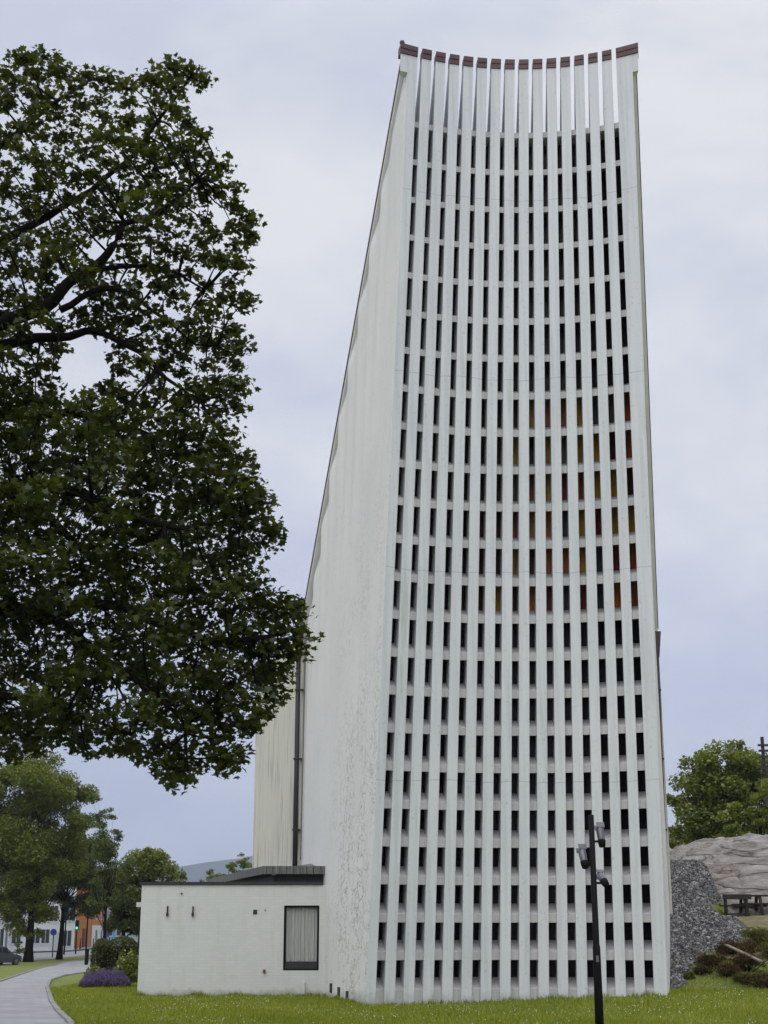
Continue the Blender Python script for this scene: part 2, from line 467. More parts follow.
def soup(name, verts, nv, mat, parent=None):
    """many separate nv-gons from an (n, nv, 3) array, linked as one mesh"""
    n = len(verts)
    o = np.zeros(3); q = parent
    while q is not None:
        o += np.array(q.location); q = q.parent
    co = (verts.reshape(-1, 3) - o).astype(np.float32)
    me = bpy.data.meshes.new(name)
    me.vertices.add(n * nv); me.vertices.foreach_set('co', co.ravel())
    me.loops.add(n * nv); me.loops.foreach_set('vertex_index', np.arange(n * nv, dtype=np.int32))
    me.polygons.add(n)
    me.polygons.foreach_set('loop_start', np.arange(0, n * nv, nv, dtype=np.int32))
    me.polygons.foreach_set('loop_total', np.full(n, nv, dtype=np.int32))
    me.update(calc_edges=True); me.validate()
    me.materials.append(mat)
    ob = bpy.data.objects.new(name, me); COL.objects.link(ob); ob.parent = parent
    return ob

# ------------------------------------------------------------------ terrain
BASE_L = [(0, 0), (48, 0), (125, -0.45), (150, -0.1), (165, 0.25), (180, 0.6), (200, 1.0), (400, 1.2), (5000, 0)]
def G(x, Y):
    z = interp(Y, BASE_L)
    z += 0.26 * smooth(0, 8.5, x) * smooth(26, 41, Y)
    if x > 4:
        x0 = interp(Y, [(45, 10.9), (54, 11.1), (55.6, 11.3), (57, 12.0), (59.5, 12.4)])
        k = smooth(x0, x0 + .9, x)
        near = interp(Y, [(44.0, 0), (59.5, 4.35), (64, 4.7), (120, 5)])
        ledge = interp(Y, [(44.5, 0), (54.3, 2.1), (57.2, 2.3), (62, 3.6), (120, 5)])
        z += lerp(near, ledge, k) * smooth(4, 7, x)
    return z

def sheet(name, mat, xs, ys, zf, kind='structure', dz=0.0, parent=None):
    vs, fs = [], []
    for Y in ys:
        for x in xs: vs.append((x, Y, zf(x, Y) + dz))
    nx = len(xs)
    for j in range(len(ys) - 1):
        for i in range(nx - 1):
            a = j * nx + i
            fs.append((a, a + 1, a + nx + 1, a + nx))
    mb = MB(); mb.add(vs, fs)
    o = mb.build(name, mat, parent, smooth_=True)
    if kind: o['kind'] = kind
    return o
xs = [-5000, -1200, -500, -220, -120, -80] + [x * 1.0 for x in range(-60, 5)] + [4 + .5 * i for i in range(1, 60)] + [40, 55, 80, 130, 250, 600, 1500, 5000]
ys = [-60, -20, 0] + [10 + 1.0 * i for i in range(55)] + [66, 70, 76, 84, 95, 105, 115, 125, 135, 142, 150, 157, 165, 172, 180, 190, 200, 230, 300, 400, 700, 1300, 2200, 3600, 5900]
sheet('ground', M['lawn'], xs, ys, G)

def ribbon(name, mat, left, right, n=40, dz=0.02, kind='structure'):
    """surface strip between two pixel-measured border lines, laid on the terrain"""
    def res(line):
        pts = [Vector(p) for p in line]
        d = [0]
        for a, b in zip(pts, pts[1:]): d.append(d[-1] + (b - a).length)
        o = []
        for i in range(n + 1):
            t = d[-1] * i / n
            for j in range(len(pts) - 1):
                if t <= d[j + 1] + 1e-6:
                    o.append(pts[j].lerp(pts[j + 1], (t - d[j]) / max(1e-6, d[j + 1] - d[j]))); break
        return o
    A, B = res(left), res(right)
    vs, fs = [], []
    k = 7
    for a, b in zip(A, B):
        for j in range(k):
            p = a.lerp(b, j / (k - 1)); vs.append((p.x, p.y, G(p.x, p.y) + dz))
    for i in range(n):
        for j in range(k - 1):
            q = i * k + j; fs.append((q, q + 1, q + k + 1, q + k))
    mb = MB(); mb.add(vs, fs)
    o = mb.build(name, mat, None, smooth_=True)
    if kind: o['kind'] = kind
    return o
def onground(px, py):
    """terrain point seen at a pixel of the photograph"""
    t = tanel(py)
    Y = 12.0
    while Y < 400:
        z = EYE + Y * t
        x = Xat(px, Y, z)
        if z <= G(x, Y): return Vector((x, Y, G(x, Y)))
        Y += 0.1
    return Vector((Xat(px, 400, 0), 400, 0))
near_l = Vector((-12.2, 16, 0)); near_r = Vector((-4.4, 16, 0))
path_left = [near_l, onground(-60, 1000), onground(0, 982), onground(21.5, 974.5), onground(43, 967.5), onground(64, 962.5), onground(92, 959), onground(125, 958)]
path_right = [near_r, onground(72, 1026), onground(58, 1012), onground(51, 1002), onground(47, 988), onground(50, 981), onground(64, 976), onground(90, 972), onground(125, 967)]
for q in path_left + path_right: q.z = 0
ribbon('path', M['pavers'], path_left, path_right, 60, 0.015)
def kerb(name, line, w, h, label_kind='structure'):
    mb = MB(); n = 90
    pts = [Vector((p.x, p.y, 0)) for p in line]
    d = [0]
    for a, b in zip(pts, pts[1:]): d.append(d[-1] + (b - a).length)
    def at(t):
        t = min(max(t, 0), d[-1])
        for j in range(len(pts) - 1):
            if t <= d[j + 1] + 1e-6: return pts[j].lerp(pts[j + 1], (t - d[j]) / max(1e-6, d[j + 1] - d[j]))
        return pts[-1]
    rnd = random.Random(3)
    t = 0
    while t < d[-1] - 0.2:
        l = 0.95
        a, b = at(t), at(min(t + l - .02, d[-1]))
        dr = (b - a); 
        if dr.length < 0.1: break
        nrm = Vector((-dr.y, dr.x, 0)).normalized() * w / 2
        j = rnd.uniform(-.012, .012)
        za, zb = G(a.x, a.y), G(b.x, b.y)
        lo = [(a - nrm).to_tuple()[:2] + (za - .2,), (b - nrm).to_tuple()[:2] + (zb - .2,), (b + nrm).to_tuple()[:2] + (zb - .2,), (a + nrm).to_tuple()[:2] + (za - .2,)]
        hi = [(p[0], p[1], p[2] + .2 + h + j) for p in lo]
        mb.hexa(lo, hi)
        t += l
    o = mb.build(name, M['stone'], None, bevel=0.015)
    o['kind'] = label_kind
    return o
kerb('kerb', path_right[:8], 0.12, 0.07)
kerb('kerb', path_left, 0.12, 0.07)
verge_top = [onground(0, 966.5), onground(21, 962.2), onground(57, 959.3), onground(80, 956.8), onground(100, 953.5)]
# street in front of the houses
street_n = [Vector((-75, 112, 0)), onground(-40, 967), onground(0, 965.8), onground(21, 961.6), onground(57, 958.6), onground(80, 956.2), onground(100, 953.5), Vector((-30, 210, 0))]
street_f = [Vector((-75, 150, 0)), Vector((-60, 156, 0)), Vector((-44, 160, 0)), Vector((-40, 162, 0)), Vector((-37, 164, 0)), Vector((-34, 168, 0)), Vector((-32, 190, 0)), Vector((-33.5, 230, 0))]
ribbon('road', M['asphalt'], street_n, street_f, 50, 0.02)
side_f = [Vector((-75, 156, 0)), Vector((-60, 161, 0)), Vector((-44, 165, 0)), Vector((-40, 166.5, 0)), Vector((-37, 169, 0)), Vector((-35.2, 173, 0)), Vector((-34, 192, 0)), Vector((-35.5, 232, 0))]
ribbon('pavement', M['asphalt'], [Vector(p) for p in street_f], side_f, 50, 0.13)

# hills far off, beyond the annexe
def hill():
    rnd = np.random.RandomState(4)
    vs, fs = [], []
    nx, ny = 90, 14
    for j in range(ny):
        for i in range(nx):
            x = lerp(-4700, 4000, i / (nx - 1)); Y = 4250 + j * 99
            px = 384 + x / (Y * .97) * 1479
            crest = interp(px, [(-900, 120), (-400, 120), (60, 95), (120, 105), (168, 140), (200, 160), (250, 178), (330, 210), (700, 220), (1300, 200)])
            t = j / (ny - 1)
            crest *= 1.66
            z = crest * math.sin(math.pi * min(1, t * 1.15) * .5) if t < .87 else crest * (1 - (t - .87) * 2)
            z += 24 * mnoise.noise(Vector((x * .0035, Y * .0035, 3))) * (0.3 + t) + 5 * mnoise.noise(Vector((x * .03, Y * .03, 1)))
            vs.append((x, Y, z - 6))
    for j in range(ny - 1):
        for i in range(nx - 1):
            a = j * nx + i; fs.append((a, a + 1, a + nx + 1, a + nx))
    o = MB().add(vs, fs).build('hills', M['hill'], None, smooth_=True)
    o['kind'] = 'structure'
hill()

# ------------------------------------------------------------------ the church
Y0, SAG = 40.0, 0.86
church = thing('church', (3.6, 40, 0), 'tall white concrete church tower with a concave front of vertical ribs and small dark windows', 'church')
ZT = Zat(44.5, Y0)                       # top of the corner ribs
ZL = Zat(130.0, Y0 + SAG + .1)           # lintel above the topmost windows
TRIM = 0.32
def mid_half(t):                         # t = 0 at the ground, 1 at the top
    return lerp(516.0, 519.0, t), lerp(150.0, 115.0, t)
def fx(pb, pt, z):
    """x and Y of a point on the curved front, from its pixel column at the bottom and at the top"""
    t = z / ZT
    sb = (pb - 516.0) / 150.0; s_t = (pt - 519.0) / 115.0
    yb = Y0 + SAG * (1 - sb * sb); yt = Y0 + SAG * (1 - s_t * s_t)
    return lerp(Xat(pb, yb, 0), Xat(pt, yt, ZT), t), lerp(yb, yt, t)
def axis(pb):
    return lerp(-0.20, 0.172, (pb - 366.0) / 300.0)
def gapc(k): return 379.6 + 19.33 * k, 420.2 + 13.81 * k
HB, HT = 4.35, 2.15                      # half gap in pixels
DEPTH = 0.82
def rib_mesh(l, r, aax, top, foot=-0.3, depth=DEPTH, fin=True):
    rings = []
    for z in (foot, ZL * .33, ZL * .66, ZL):
        (xa, ya), (xb, yb) = fx(*l, z), fx(*r, z)
        rings.append([(xa, ya, z), (xb, yb, z), (xb + aax * depth, yb + depth, z), (xa + aax * depth, ya + depth, z)])
    if fin:
        for z, dd in ((ZL + .02, 1.25), (lerp(ZL, top, .6), 0.66), (top, 0.30)):
            (xa, ya), (xb, yb) = fx(*l, z), fx(*r, z)
            rings.append([(xa, ya, z), (xb, yb, z), (xb + aax * dd, yb + dd, z), (xa + aax * dd, ya + dd, z)])
    return MB().loft(rings)
def cap_mesh(l, r, aax, top):
    mb = MB()
    for z0, z1, pr in ((top, top + TRIM * .5, 0.03), (top + TRIM * .5 + .004, top + TRIM, 0.05)):
        lo, hi = [], []
        for z, acc in ((z0, lo), (z1, hi)):
            (xa, ya), (xb, yb) = fx(*l, z), fx(*r, z)
            acc += [(xa - aax * pr, ya - pr, z), (xb - aax * pr, yb - pr, z), (xb + aax * .34, yb + .34, z), (xa + aax * .34, ya + .34, z)]
        mb.hexa(lo, hi)
    return mb
TOP = ZT - TRIM
for k in range(14):
    a, b = gapc(k), gapc(k + 1)
    l, r = (a[0] + HB, a[1] + HT), (b[0] - HB, b[1] - HT)
    ax_ = axis((l[0] + r[0]) / 2)
    ob = rib_mesh(l, r, ax_, TOP).build('rib', M['facade'], church, bevel=0.008)
    cap_mesh(l, r, ax_, TOP + .003).build('fascia_cap', M['fascia'], ob)
LO, RO = (366.0, 408.5), (668.0, 632.0)
g0, g14 = gapc(0), gapc(14)
lp = rib_mesh((LO[0] + .1, LO[1] + .1), (g0[0] - HB, g0[1] - HT), -.2, TOP).build('corner_pier', M['facade'], church, bevel=0.01)
cap_mesh((LO[0] - 1.0, 400.6), (g0[0] - HB, g0[1] - HT), -.2, TOP + .003).build('fascia_cap', M['fascia'], lp)
rp = rib_mesh((g14[0] + HB, g14[1] + HT), (RO[0] - .1, RO[1] - .1), .185, TOP).build('corner_pier', M['facade'], church, bevel=0.01)
cap_mesh((g14[0] + HB, g14[1] + HT), (RO[0] + 1.0, 638.0), .185, TOP + .003).build('fascia_cap', M['fascia'], rp)

def eave_end(l, r, pier):              # the pier head widens to carry the eave
    lo, hi = [], []
    for z, acc, k in ((TOP - .62, lo, 0), (TOP - .002, hi, 1)):
        (xa, ya), (xb, yb) = fx(*l, z), fx(*r, z)
        acc += [(xa, ya + .012, z), (xb, yb + .012, z), (xb, yb + .30, z), (xa, ya + .30, z)]
    MB().hexa(lo, hi).build('eave_end', M['facade'], pier)
eave_end((364.5, 400.9), (369, 411.5), lp)
eave_end((663, 628.5), (667.5, 637.7), rp)

# crossbars: curved beams set behind the rib faces; sloping sills behind them
REC, GD = 0.11, 0.72
YC = Y0 + SAG + REC
rows = [138.1 + 37.355 * k for k in range(23)]
row_z = [Zat(y, YC) for y in rows]
def curve_pts(z, d):
    pts = []
    N = 30
    for i in range(N + 1):
        pb = lerp(g0[0] - HB - 2.2, g14[0] + HB + 2.2, i / N); pt = lerp(g0[1] - HT - 1.6, g14[1] + HT + 1.6, i / N)
        x, y = fx(pb, pt, z)
        pts.append((x + axis(pb) * d, y + d, z))
    return pts
def beam(z0, h, rise, under):
    a, b = curve_pts(z0, REC), curve_pts(z0 + h, REC)
    c, d = curve_pts(z0 + h + rise, GD), curve_pts(z0 + under, GD)
    return MB().loft([[a[i], b[i], c[i], d[i]] for i in range(len(a))])
levels = []
for k in range(23):
    h = lerp(6.0, 8.4, k / 22.0) * 40 / 1479 * lerp(1.13, .95, k / 22.0)
    rise = 0.30 if k else 0.02
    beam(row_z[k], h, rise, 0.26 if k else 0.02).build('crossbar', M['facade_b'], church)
    levels.append((row_z[k], h, rise))
zb = Zat(989, YC)
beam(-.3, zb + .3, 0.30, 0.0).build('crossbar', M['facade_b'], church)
# panes, one per opening; the hundred that show best are parts of their own
PAT = {  # rows counted from the top; 15 columns left to right
    7: 'kkkkkkkdybbysgb', 8: 'kkkkkkdykygyydb', 9: 'kkkkkkdgbyrbyyd', 10: 'kkkkkddbyosyryy',
    11: 'kkkkkddydooysrb', 12: 'kkkkddydorsrsob', 13: 'kkkkkkkkkkkkkkk'}
rest = MB()
def pane(k, c, mb):
    zlo = (levels[k + 1][0] + levels[k + 1][1] if k < 22 else zb) + .0
    zhi = levels[k][0] + .28
    pa, pt = gapc(c)
    q = []
    for z, sgn in ((zlo, -1), (zlo, 1), (zhi, 1), (zhi, -1)):
        x, y = fx(pa + sgn * (HB + .6), pt + sgn * (HT + .5), z)
        q.append((x + axis(pa) * (GD - .02), y + GD - .02, z))
    back = [(x, y + .03, z) for x, y, z in q]
    mb.hexa(q, back)
for k in range(23):
    for c in range(15):
        if 7 <= k <= 12 or (k == 13 and c >= 5):
            mb = MB(); pane(k, c, mb)
            ch = PAT[k][c]
            o = mb.build('window', STAIN[ch], church)
            if ch != 'k':
                o['label'] = {'r': 'dark red', 'd': 'deep brownish red', 'o': 'orange', 'b': 'brown', 'y': 'amber yellow', 'g': 'grey green', 's': 'slate blue'}[ch] + ' stained glass pane'
        else:
            pane(k, c, rest)
o = rest.build('windows', M['glass'], church)
o['kind'] = 'stuff'

# side walls: bilinear sheets with gentle vertical pleats, from the front edge back to the downpipe
YR = 51.5
zr = Zat(628, YR)
XLr0, XLr1 = Xat(297.5, YR, 0), Xat(306.5, YR, zr)
XRr0, XRr1 = Xat(674, YR, 0), Xat(655.0, YR, zr)
def wall_side(sign):
    def pt(u, v):
        ztop = lerp(TOP - .14, zr - .02, u)
        z = lerp(-.3, ztop, v)
        if sign < 0:
            xf, yf = fx(*LO, z); xr = lerp(XLr0, XLr1, min(1, max(0, z / zr)))
        else:
            xf, yf = fx(*RO, z); xr = lerp(XRr0, XRr1, min(1, max(0, z / zr)))
        x = lerp(xf, xr, u)
        amp = 0.11 * smooth(.10, .2, u) * (1 - smooth(.9, 1, u)) * smooth(.55, 1.0, v)
        x += amp * (1 - math.cos(u * math.pi * 2 * 10)) * .5 * (1 if sign < 0 else -1)
        return (x, lerp(yf, YR, u), z)
    nu, nv = 120, 40
    outer = [[pt(i / nu, j / nv) for j in range(nv + 1)] for i in range(nu + 1)]
    vs, fs = [], []
    for layer in (0, 1):
        for col in outer:
            for p in col: vs.append((p[0] - sign * (.006 if p[1] < Y0 + 1.0 else .25) * layer, p[1] + .016, p[2]))
    n1 = (nu + 1) * (nv + 1)
    for i in range(nu):
        for j in range(nv):
            a = i * (nv + 1) + j
            fs.append((a, a + 1, a + nv + 2, a + nv + 1))
            fs.append((a + n1, a + nv + 1 + n1, a + nv + 2 + n1, a + 1 + n1))
    edge = [i * (nv + 1) for i in range(nu + 1)] + [nu * (nv + 1) + j for j in range(1, nv + 1)] + [i * (nv + 1) + nv for i in range(nu - 1, -1, -1)] + [j for j in range(nv - 1, 0, -1)]
    for a, b in zip(edge, edge[1:] + edge[:1]): fs.append((a, b, b + n1, a + n1))
    return MB().add(vs, fs).build('side_wall', M['side'], church, smooth_=True)
wall_side(-1)
wall_side(1)
# eaves: sloping boards under the roof edge, with a thin dark flashing outside
def eave(sign):
    edge = LO if sign < 0 else RO
    xf, yf = fx(*edge, TOP); xr = XLr1 if sign < 0 else XRr1
    A = Vector((xf, yf + .32, TOP - .22)); B = Vector((xr, YR + .3, zr + .02))
    n = sign * Vector((1, 0, 0))
    d = (B - A).normalized()
    over = 0.225 if sign < 0 else 0.15
    mb = MB()
    lo = [A + n * over, A - n * .35, A - n * .35 + Vector((0, 0, .02)), A + n * over]
    # soffit board
    h = Vector((0, 0.0, -0.15))
    r0 = [A + n * over, A - n * .25, A - n * .25 + h, A + n * over + h]
    r1 = [B + n * over, B - n * .3, B - n * .3 + h, B + n * over + h]
    mb.loft([r0, r1])
    e_ = mb.build('eave', M['eavepaint'], church)
    up = Vector((0, 0, 1))
    f = MB()
    q0 = A + n * (over + .03) + up * .012; q1 = B + n * (over + .03) + up * .012
    f.loft([[q0, q0 - n * .5, q0 - n * .5 + up * .09, q0 + up * .09], [q1, q1 - n * .5, q1 - n * .5 + up * .09, q1 + up * .09]])
    f.build('flashing', M['fascia'], e_)
    return A, B
LA, LB = eave(-1)
RA, RB = eave(1)
# roof between the eaves, starting below the open fins
def on_edge(A, B, z): return A.lerp(B, (A.z - z) / (A.z - B.z))
zs = ZL - 0.35
a, b = on_edge(LA, LB, zs), on_edge(RA, RB, zs)
def slab(pts, t, name, mat, parent):
    mb = MB(); k = len(pts)
    vs = [Vector(p) for p in pts] + [Vector(p) - Vector((0, 0, t)) for p in pts]
    fs = [tuple(range(k)), tuple(range(2 * k - 1, k - 1, -1))] + [(i, (i + 1) % k, (i + 1) % k + k, i + k) for i in range(k)]
    return mb.add(vs, fs).build(name, mat, parent)
slab([a + Vector((.3, 0, 0)), b - Vector((.3, 0, 0)), RB - Vector((.3, 0, 0)), LB + Vector((.3, 0, 0))], .2, 'roof', M['rooftin'], church)
# bridging deck behind the fins
ya = Y0 + SAG + GD + .1
slab([(fx(*LO, ZL)[0] + .3, ya + .1, ZL - .06), (fx(*RO, ZL)[0] - .3, ya + .1, ZL - .06), b - Vector((.35, 0, -.02)), a + Vector((.35, 0, .02))], .12, 'roof_ledge', M['rooftin'], church)
# rear body of the nave
YB = 61.0
xb0 = Xat(251.5, YB, 3)
XC = (XLr0 + XRr0) / 2
xb1 = Xat(646, YB, 3)
def thick_quad(p, inset, name, mat):
    mb = MB(); q = [Vector(x) for x in p]
    return mb.hexa(q, [x + Vector(inset) for x in q]).build(name, mat, church)
thick_quad([(XLr0 - .12, YR + .05, -.3), (xb0, YB, -.3), (xb0, YB, zr - .3), (XLr1 - .12, YR + .05, zr - .05)], (.25, .08, 0), 'rear_wall', M['rear'])
thick_quad([(XRr0 + .1, YR + .05, -.3), (xb1, YB, -.3), (xb1, YB, zr - .3), (XRr1 + .1, YR + .05, zr - .05)], (-.25, .08, 0), 'rear_wall', M['rear'])
thick_quad([(xb0 + .3, YB - .3, -.3), (xb1 - .3, YB - .3, -.3), (xb1 - .3, YB - .3, zr - .3), (xb0 + .3, YB - .3, zr - .3)], (0, .25, 0), 'rear_wall', M['rear'])
slab([(XLr1 - .1, YR + .32, zr + .03), (XRr1 + .1, YR + .32, zr + .03), (xb1, YB + .2, zr - .2), (xb0, YB + .2, zr - .2)], .08, 'rear_roof', M['rooftin'], church)
# downpipes with their hoppers at the low corners
for sg, px, name in ((-1, 295.0, 'downpipe'), (1, 662.0, 'downpipe')):
    xt = Xat(299.0, YR, zr) if sg < 0 else Xat(659.8, YR, zr) - .17
    xb_ = XLr0 - .16 if sg < 0 else XRr0 - .12
    yy = YR + .0
    pm = MB()
    pm.tube([(xb_, yy, 3.3), (lerp(xb_, xt, .5), yy, 6.5), (xt, yy, zr - 1.0)], 0.085, 12)
    po = pm.build('downpipe', M['blackwood'], church, smooth_=True)
    hm = MB()
    hm.hexa([(xt - .09, yy - .1, zr - 1.05), (xt + .09, yy - .1, zr - 1.05), (xt + .09, yy + .1, zr - 1.05), (xt - .09, yy + .1, zr - 1.05)],
            [(xt - .17, yy - .18, zr - .15), (xt + .17, yy - .18, zr - .15), (xt + .17, yy + .18, zr - .15), (xt - .17, yy + .18, zr - .15)])
    hm.build('hopper', M['rooftin'], po)
    for z in (5.2, 7.6, 10.0):
        MB().box(lerp(xb_, xt, z / zr) - .11, yy - .1, z, lerp(xb_, xt, z / zr) + (.20 if sg < 0 else .11), yy + .06, z + .05).build('bracket', M['blackwood'], po)
lp_ = MB(); lp_.tube([P(300.6, 860, YR - .35), P(305.2, 640, YR - .35)], .02, 6); lp_.build('lightning_cable', M['greymetal'], church)
# ventilation holes at the foot of the side wall
for (px, py, hw) in ((329.5, 988, .05), (338.5, 992, .07), (347.5, 996, .08)):
    u = (366 - px) / 46.0
    z = .22
    Y = lerp(40, 46.5, u)
    xw = lerp(fx(*LO, z)[0], XLr0, (Y - 40) / 11.5)
    MB().obox((xw - .005, Y, Zat(py, Y)), (.02, 0, 0), (-.03, .14, 0), (0, 0, .13)).build('vent', M['socket'], church)
# knob finial on the corner
fm = MB()
c = Vector((fx(364, 402.2, ZT)[0], Y0 + .1, ZT))
prof = [(.03, 0), (.03, .05), (.06, .07), (.085, .12), (.07, .18), (.02, .21)]
fm.loft([[(c.x + r * math.cos(t), c.y + r * math.sin(t), c.z + h) for t in (2 * math.pi * j / 12 for j in range(12))] for r, h in prof])
fm.build('finial', M['fascia'], church, smooth_=True)

# ------------------------------------------------------------------ annexe of painted brick
YA = 46.5
zt = Zat(885, YA)
xl, xr = Xat(139.5, YA, 1.6), Xat(321, YA, 1.6)
annex = thing('annex_building', ((xl + xr) / 2, YA, 0), 'low white painted brick annexe with one curtained window beside the tower', 'annexe')
YAB = 51.0; xlb = xl - .62
wl, wr = Xat(283.5, YA, 1.6), Xat(319.0, YA, 1.6)
wb, wt = Zat(970.5, YA), Zat(905.5, YA)
th = .25
mb = MB()
mb.box(xl, YA, -.3, wl, YA + th, zt); mb.box(wr, YA, -.3, xr + .25, YA + th, zt)
mb.box(wl + .001, YA, -.3, wr - .001, YA + th, wb); mb.box(wl + .001, YA, wt, wr - .001, YA + th, zt)
mb.build('wall', M['brick'], annex)
mb = MB()
lo = [(xl - .001, YA + .002, -.3), (xl + .25, YA + th + .01, -.3), (xlb + .25, YAB, -.3), (xlb, YAB, -.3)]
mb.hexa(lo, [(x, y, zt - .002) for x, y, _ in lo])
mb.build('wall', M['brick'], annex)
mb = MB(); mb.box(xlb + .26, YAB - .25, -.3, -3.2, YAB, zt - .004); mb.build('wall', M['brick'], annex)
slab([(xl - .06, YA - .05, zt + .09), (xr + .02, YA - .05, zt + .09), (-3.6, YAB, zt + .09), (xlb - .06, YAB + .05, zt + .09)], .085, 'roof', M['blackwood'], annex)
# side window: dark slot in the left wall
def sidept(t, out): return Vector((lerp(xl, xlb, t) - out, lerp(YA, YAB, t), 0))
p, q = sidept(.10, .0), sidept(.75, .0)
nrm = Vector((-1, -.14, 0)).normalized()
z0, z1 = Zat(955, 48), Zat(908, 48)
mb = MB(); cc = (p + q) / 2 + nrm * .02; cc.z = (z0 + z1) / 2
mb.obox(cc, (q - p) / 2, nrm * .035, (0, 0, (z1 - z0) / 2)); mb.build('side_window', M['darkmetal'], annex)
mb = MB(); cc = (p + q) / 2 + nrm * .06; cc.z = z1 + .08
mb.obox(cc, (q - p) / 2 * 1.05, nrm * .09, (0, 0, .07)); mb.build('window_hood', M['brick'], annex)
# front window: frame, pane, curtain
fr = MB(); d0, d1 = YA + .05, YA + .13; t_ = .06
fr.box(wl, d0, wb, wl + t_, d1, wt); fr.box(wr - t_, d0, wb, wr, d1, wt)
fr.box(wl + t_, d0, wt - t_, wr - t_, d1, wt); fr.box(wl + t_, d0, wb, wr - t_, d1, wb + .05)
wob = fr.build('window', M['darkmetal'], annex)
MB().box(wl + t_, YA + .06, wb + .05, wr - t_, YA + .09, wb + .26).build('lower_panel', M['blackwood'], wob)
cu = MB(); n = 60; vs, fs = [], []
rnd = random.Random(5)
ph = [rnd.uniform(0, 6) for _ in range(4)]
for i in range(n + 1):
    x = lerp(wl + t_ + .01, wr - t_ - .01, i / n)
    y = YA + .17 + .018 * math.sin(i * .95 + ph[0]) + .014 * math.sin(i * 1.63 + ph[1])
    for z in (wb + .22, wt - .02): vs.append((x, y, z))
for i in range(n): fs.append((2 * i, 2 * i + 2, 2 * i + 3, 2 * i + 1))
cu.add(vs, fs); cu.build('curtain', M['curtain'], wob, smooth_=True)
m_, nt_, b_ = newmat('clear_pane'); b_.inputs['Base Color'].default_value = (1, 1, 1, 1); b_.inputs['Roughness'].default_value = 0.02
b_.inputs['Transmission Weight'].default_value = 1.0; b_.inputs['IOR'].default_value = 1.02
nt_.links.new(ramp(nt_, noise(nt_, coords(nt_, (1, 1, 1)), 2, 2), [(0.0, (.9, .92, .92)), (1.0, (.97, .98, .98))]), b_.inputs['Base Color'])
M['pane'] = m_
MB().box(wl + t_, YA + .10, wb + .27, wr - t_, YA + .106, wt - t_).build('pane', M['pane'], wob)
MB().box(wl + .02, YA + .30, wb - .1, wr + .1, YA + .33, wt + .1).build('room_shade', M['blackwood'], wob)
# small fittings on the wall: lamp brackets, an outlet, a tap, a low duct
def fit(px, py, w_, h_, d_, name, mat):
    x, z = Xat(px, YA, 1.6), Zat(py, YA)
    return MB().box(x - w_ / 2, YA - d_, z - h_ / 2, x + w_ / 2, YA + .01, z + h_ / 2).build(name, mat, annex, bevel=.004)
fit(166.5, 911, .035, .30, .06, 'wall_bracket', M['socket']); fit(166.5, 914.5, .06, .10, .1, 'wall_bracket', M['socket'])
fit(192, 911, .035, .28, .06, 'wall_bracket', M['socket']); fit(192, 914.5, .06, .10, .1, 'wall_bracket', M['socket'])
fit(180, 893.6, .05, .05, .03, 'wall_plug', M['socket']); fit(264.5, 910.2, .03, .04, .03, 'wall_plug', M['socket'])
fit(254.5, 912, .12, .13, .02, 'wall_socket', M['blackwood'])
fit(265, 971.2, .07, .09, .08, 'wall_tap', M['rust']); fit(303.5, 988, .13, .36, .10, 'low_duct', M['brick'])
sb = MB(); xx, zz = Xat(265, YA, 1), Zat(971, YA); sb.box(xx - .012, YA - .004, .05, xx + .012, YA + .01, zz - .06); sb.build('rust_stain', M['rust'], annex) if False else None

# flat roofed black timber extension behind the annexe
YE = 46.9
ze = Zat(866, YE)
cx0 = Xat(263, YE, ze); cx1 = Xat(324, YE, ze)
ex = thing('timber_extension', ((cx0 + cx1) / 2, YE, 0), 'black timber extension with a weathered flat roof edge behind the white annexe', 'extension')
Yf = 57.5; fxx = Xat(206.5, Yf, ze)
slab([(cx0, YE, ze), (cx1 + .35, YE, ze), (-2.6, 51, ze), (-4.9, Yf + .4, ze), (fxx, Yf, ze)], .24, 'roof', M['roofedge'], ex)
slab([(cx0 + .3, YE + .3, ze - .25), (cx1 + .2, YE + .3, ze - .25), (-2.6, 51.2, ze - .25), (-4.6, Yf + .3, ze - .25), (fxx + .4, Yf - .2, ze - .25)], ze + .05, 'wall', M['blackwood'], ex)
mb = MB()
for i in range(11):
    x = lerp(cx0 + .1, cx1 + .3, i / 10)
    mb.box(x - .008, YE - .012, ze - .235, x + .008, YE - .001, ze - .005)
mb.build('roof_edge_battens', M['blackwood'], ex)
xa = Xat(273.5, YE, ze); za = Zat(873.5, YE)
MB().box(xa - .06, YE + .1, za - .04, xa + .06, YE + .29, za + .05).build('wall_lamp', M['whitewood'], ex, bevel=.01)
fl = MB(); fl.hexa([(cx0 + .6, YE + 1.2, ze + .004), (cx1 + .2, YE + .5, ze + .004), (cx1 - .2, YE + 2.6, ze + .004), (cx0 + .6, YE + 2.6, ze + .004)],
                   [(cx0 + .6, YE + 1.8, ze + .04), (cx1 + .2, YE + 1.6, ze + .10), (cx1 - .4, YE + 2.7, ze + .22), (cx0 + .9, YE + 2.9, ze + .10)])
fl.build('roof_flashing', M['greymetal'], ex)

